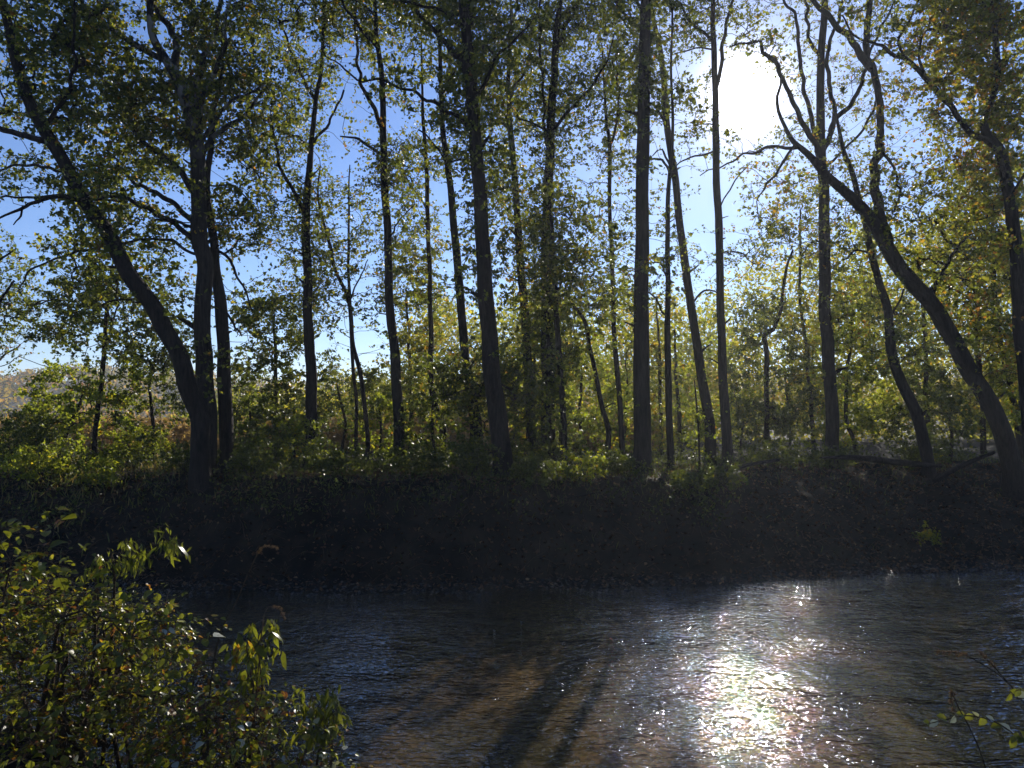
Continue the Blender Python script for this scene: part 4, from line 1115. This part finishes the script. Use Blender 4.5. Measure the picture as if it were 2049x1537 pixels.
def near_bush(name, lab, cat, root_xy, poly, D0, D1, n, per, lsize, shape, lm, tint, seed, shoots=.22, nleafobj=300, narrow=False, stems=6, pale=.0):
    rs = np.random.RandomState(seed)
    xs = [q[0] for q in poly]; ys = [q[1] for q in poly]
    rx, ry = root_xy
    zg = gz((rx, ry)); org = np.array([rx, ry, zg])
    root = empty(name, org, lab, cat, 'bushes on the near bank')
    C = []
    tries = 0
    while len(C) < n and tries < 40000:
        tries += 1
        x = min(xs) + rs.rand() * (max(xs) - min(xs)); y = min(ys) + rs.rand() * (max(ys) - min(ys))
        if not in_poly(x, y, poly) or noise.noise(Vector((x / 90, y / 70, seed))) < -.22:
            continue
        q = at(x, y, D0 + (D1 - D0) * rs.rand())
        if q[2] < gz(q) + .05:
            continue
        C.append(q)
    C = np.array(C)
    # stems fan out of the root
    sk = []
    for s_ in range(stems):
        tgt = C[rs.randint(len(C))]
        mid = org * .45 + tgt * .55 + np.array([0, 0, .25]) + rs.randn(3) * .08
        pp = smooth_path(np.array([[*(org + rs.randn(3) * [.15, .15, 0] - [0, 0, .08]), .014], [*mid, .008], [*(tgt), .003]]), .06)
        sk.append(pp)
        mb = MB(); rough_tube(mb, pp, 6, .06, s_); mb.build('stem', M['stem'], root, smooth=True, origin=org)
    sk = np.vstack(sk)
    par, load = grow(sk[:, :3], C, None, rs=rs)
    st = np.array([C[p_] if p_ >= 0 else sk[-p_ - 1, :3] for p_ in par])
    mid = (st + C) / 2 + rs.randn(len(C), 3) * .02 + np.array([0, 0, .02])
    r1 = .0011 * np.sqrt(load + 1)
    tb = MB(); tb.add(*tubes(np.stack([st, mid, C], 1), np.stack([r1 * 1.4, r1 * 1.15, r1], 1), 4))
    ns = 3
    dirs = unit(rs.randn(len(C), ns, 3) * [1, 1, .6] + unit(C - st)[:, None] * .7)
    e = C[:, None] + dirs * shoots * (.5 + rs.rand(len(C), ns, 1)) - np.array([0, 0, .03])
    a = np.repeat(C[:, None], ns, 1); m_ = (a + e) / 2 + np.array([0, 0, .015])
    tb.add(*tubes(np.stack([a, m_, e], 2).reshape(-1, 3, 3), np.tile([[.0013, .001, .0006]], (len(C) * ns, 1)), 3))
    tag(tb.build('twigs', M['stem'], root, origin=org), kind='stuff')
    cnt = rs.poisson(per, len(C)); idx = np.repeat(np.arange(len(C)), cnt)
    sh = rs.randint(0, ns, len(idx)); u = rs.rand(len(idx))[:, None]
    p = a[idx, sh] * (1 - u) ** 2 + 2 * m_[idx, sh] * u * (1 - u) + e[idx, sh] * u ** 2 + rs.randn(len(idx), 3) * .012
    sz = lsize * np.exp(rs.randn(len(idx)) * .35)
    tt = np.clip(tint[0] + (rs.randn(len(C)) * tint[1] * .6)[idx] + rs.randn(len(idx)) * tint[1] * .8, 0, 1)
    dist = np.linalg.norm(p - [0, 0, EYE], axis=1)
    order = np.argsort(-(sz / dist))
    big, rest = order[:nleafobj], order[nleafobj:]
    axis = -np.array([[0, 0, 1.0]]) * np.ones((len(p), 1)) if narrow else unit(dirs[idx, sh] + np.array([0, 0, -.35]))
    lb = MB(); leaves(lb, p[rest], sz[rest], shape, tt[rest], 1.3, rs, axis=axis[rest])
    if len(rest):
        tag(lb.build('foliage', M[lm], root, tint=True, origin=org), kind='stuff')
    protos = [one_mesh(shape, 'leaf', M[lm], v) for v in (.3, .42, .5, .58, .68, .8, .88, .95)]
    pv = np.array([.3, .42, .5, .58, .68, .8, .88, .95])
    pl = one_mesh(shape, 'leaf', M['leaf_glare'], .5)
    for j in big:
        me = pl if rs.rand() < pale else protos[int(np.abs(pv - tt[j]).argmin())]
        o = bpy.data.objects.new('leaf', me)
        COL.objects.link(o); o.parent = root
        o.location = tuple(p[j] - org)
        y_ = Vector(unit(axis[j] + rs.randn(3) * .45)); zz_ = Vector(unit(rs.randn(3) * .7 + [0, 0, 1.6]))
        x_ = y_.cross(zz_).normalized(); z_ = x_.cross(y_)
        from mathutils import Matrix
        o.rotation_euler = Matrix((x_, y_, z_)).transposed().to_euler()
        s = float(sz[j]); o.scale = (s * (.85 + .3 * rs.rand()), s, s * (.5 + rs.rand()))
    return root


near_bush('bramble_bush', 'tangled broad-leaved green bush filling the lower left corner', 'bush', (-2.6, 4.3),
          [(-60, 1150), (60, 1140), (150, 1180), (260, 1205), (340, 1215), (385, 1260), (380, 1330), (330, 1420), (300, 1560), (-60, 1560)], 3.7, 5.6, 720, 9, .031, OVATE, 'leaf_bush', (.55, .27), 1, stems=15, pale=.06)
near_bush('bramble_bush', 'low bush with glare-whitened and orange leaves at the water edge beside the green one', 'bush', (-1.5, 4.2),
          [(330, 1420), (380, 1320), (430, 1350), (520, 1390), (590, 1430), (640, 1470), (700, 1540), (700, 1600), (300, 1600)], 3.7, 5.0, 300, 11, .028, OVATE, 'leaf_bush', (.66, .3), 2, stems=12, pale=.22)
near_bush('bramble_bush', 'sparse yellowing sprays rising above the tangled bush at the left edge', 'bush', (-2.9, 3.9),
          [(-60, 1010), (40, 1040), (110, 1090), (160, 1120), (60, 1150), (-60, 1180)], 3.6, 4.4, 20, 6, .04, OVATE, 'leaf_bush', (.66, .16), 3, stems=4, nleafobj=200)
near_bush('arching_plant', 'arching spray of narrow willowy leaves reaching over the dark water', 'plant', (-2.3, 4.6),
          [(280, 1070), (340, 1050), (362, 1090), (345, 1130), (300, 1120), (200, 1150), (180, 1130)], 4.3, 4.7, 26, 15, .05, (BLADE[0] * np.array([1.3, 1, 1]), BLADE[1]), 'leaf_bush', (.42, .12), 4, shoots=.08, narrow=True, stems=3, nleafobj=200)
near_bush('willow_herb', 'drooping narrow bright green leaves right of the tangled bush', 'plant', (-1.5, 4.5),
          [(500, 1250), (545, 1240), (560, 1290), (520, 1330), (500, 1400), (480, 1340), (470, 1290)], 4.2, 4.6, 22, 12, .062, (BLADE[0] * np.array([1.8, 1, 1]), BLADE[1]), 'leaf_bush', (.6, .12), 5, shoots=.07, narrow=True, stems=3, nleafobj=200)
near_bush('willow_herb', 'grey-green narrow-leaved weed at the water, rightmost of the near plants at left', 'plant', (-1.2, 4.5),
          [(600, 1390), (660, 1380), (680, 1430), (660, 1480), (620, 1490), (600, 1440)], 4.2, 4.6, 24, 12, .055, (BLADE[0] * np.array([1.6, 1, 1]), BLADE[1]), 'leaf_bush', (.45, .12), 6, shoots=.08, narrow=True, stems=3, nleafobj=200)


# grass stems with drooping seed heads: pixel polyline of the stalk, D, head length
def plume(stalk, D, head, lab, seed):
    rs = np.random.RandomState(seed)
    lp = world_path([(x, y, w_) for x, y, w_ in stalk], D, 0, None)
    path = smooth_path(lp, .03)
    org = path[0, :3].copy()
    root = empty('grass_stem', org, lab, 'grass', 'seed-headed grass stems on the near bank')
    mb = MB(); rough_tube(mb, path, 5, .02, seed); mb.build('stalk', M['stem'], root, smooth=True, origin=org)
    tip = path[-head:, :3]
    idx = rs.randint(0, len(tip), 150)
    T = unit(np.gradient(path[:, :3], axis=0))[-head:]
    mb = MB(); leaves(mb, tip[idx] + rs.randn(150, 3) * .0025, .014 + .012 * rs.rand(150), BLADE, np.clip(.5 + rs.randn(150) * .2, 0, 1), 0, rs, axis=T[idx])
    mb.build('seed_head', M['plume'], root, tint=True, origin=org)


plume([(400, 1560, 4), (432, 1300, 3), (470, 1210, 3), (500, 1140, 2.5), (520, 1100, 2), (535, 1093, 2), (552, 1096, 1.5)], 4.4, 6, 'tall dry grass stem with a small reddish plume above the water at left', 1)
plume([(505, 1500, 3), (520, 1300, 2.5), (530, 1225, 2), (545, 1214, 2), (560, 1218, 1.5), (568, 1235, 1.2)], 4.4, 5, 'dry grass stem hooked over above the drooping green leaves', 2)
plume([(2000, 1640, 3), (1960, 1500, 2.5), (1915, 1410, 2.5), (1905, 1385, 2), (1903, 1400, 2), (1908, 1418, 1.5)], 3.4, 4, 'foxtail seed head above the leafy sprig at lower right', 3)
plume([(2100, 1480, 3), (2020, 1370, 2.5), (1950, 1320, 2), (1915, 1306, 2), (1880, 1305, 1.5)], 3.6, 6, 'foxtail seed head stretched level, upper of the lower right ones', 4)
plume([(2110, 1460, 3), (2040, 1390, 2), (1985, 1330, 2), (1965, 1310, 1.5)], 3.7, 4, 'foxtail seed head left of the right edge leaves', 5)


def sprig(pts, D, n, lsize, lab, seed, tint=.62):
    rs = np.random.RandomState(seed)
    path = smooth_path(world_path(pts, D, 0, None), .02)
    org = path[0, :3].copy()
    root = empty('leafy_sprig', org, lab, 'sprig', 'leafy sprigs at the lower right')
    mb = MB(); rough_tube(mb, path, 5, .03, seed); mb.build('stalk', M['stem'], root, smooth=True, origin=org)
    T = unit(np.gradient(path[:, :3], axis=0))
    from mathutils import Matrix
    lo = int(len(path) * .35)
    for j in range(n):
        k = lo + int((len(path) - 1 - lo) * (j + .5) / n)
        me = one_mesh(OVATE, 'leaf', M['leaf_glare' if rs.rand() < .25 else 'leaf_bush'], tint + rs.randn() * .08)
        o = bpy.data.objects.new('leaf', me); COL.objects.link(o); o.parent = root
        side = np.array([0, 0, 1 if j % 2 else -1.0])
        y_ = Vector(unit(T[k] * .9 + side * .6 + rs.randn(3) * .25)); zz_ = Vector(unit(rs.randn(3) * .5 + [0, -1, .8]))
        x_ = y_.cross(zz_).normalized()
        o.rotation_euler = Matrix((x_, y_, x_.cross(y_))).transposed().to_euler()
        o.location = tuple(path[k, :3] - org)
        s = lsize * (.8 + .4 * rs.rand()); o.scale = (s * .8, s, s)


sprig([(2110, 1540, 4), (2030, 1470, 3), (1980, 1440, 3), (1930, 1432, 2.5), (1885, 1442, 2), (1850, 1450, 1.5)], 3.4, 12, .045, 'long leafy twig reaching left over the glitter at lower right', 1)
sprig([(2120, 1420, 4), (2070, 1395, 3), (2040, 1380, 2), (2015, 1395, 1.5)], 3.4, 9, .04, 'upper leafy twig entering from the right edge', 2, .55)
sprig([(2120, 1520, 4), (2075, 1495, 3), (2045, 1475, 2), (2025, 1485, 1.5)], 3.4, 9, .045, 'lowest leafy twig entering from the right edge', 3, .5)

# ------------------------------------------------------------------ added haze that imitates lens flare
VEIL = 0.0006
if VEIL:
    hm = bpy.data.materials.new('veil'); hm.use_nodes = True
    t_ = hm.node_tree; t_.nodes.clear()
    o_ = t_.nodes.new('ShaderNodeOutputMaterial')
    v_ = N(t_, 'ShaderNodeVolumePrincipled')
    v_.inputs['Color'].default_value = (.85, .9, 1, 1)
    v_.inputs['Density'].default_value = VEIL
    v_.inputs['Anisotropy'].default_value = .45
    t_.links.new(v_.outputs[0], o_.inputs['Volume'])
    hb = MB()
    x0, x1, y0, y1, z0, z1 = -910, 910, -70, 1510, -2, 42
    hb.add([[x0, y0, z0], [x1, y0, z0], [x1, y1, z0], [x0, y1, z0], [x0, y0, z1], [x1, y0, z1], [x1, y1, z1], [x0, y1, z1]],
           [[0, 3, 2, 1], [4, 5, 6, 7], [0, 1, 5, 4], [1, 2, 6, 5], [2, 3, 7, 6], [3, 0, 4, 7]])
    tag(hb.build('veil', hm), 'thin added haze in the air', kind='stuff')
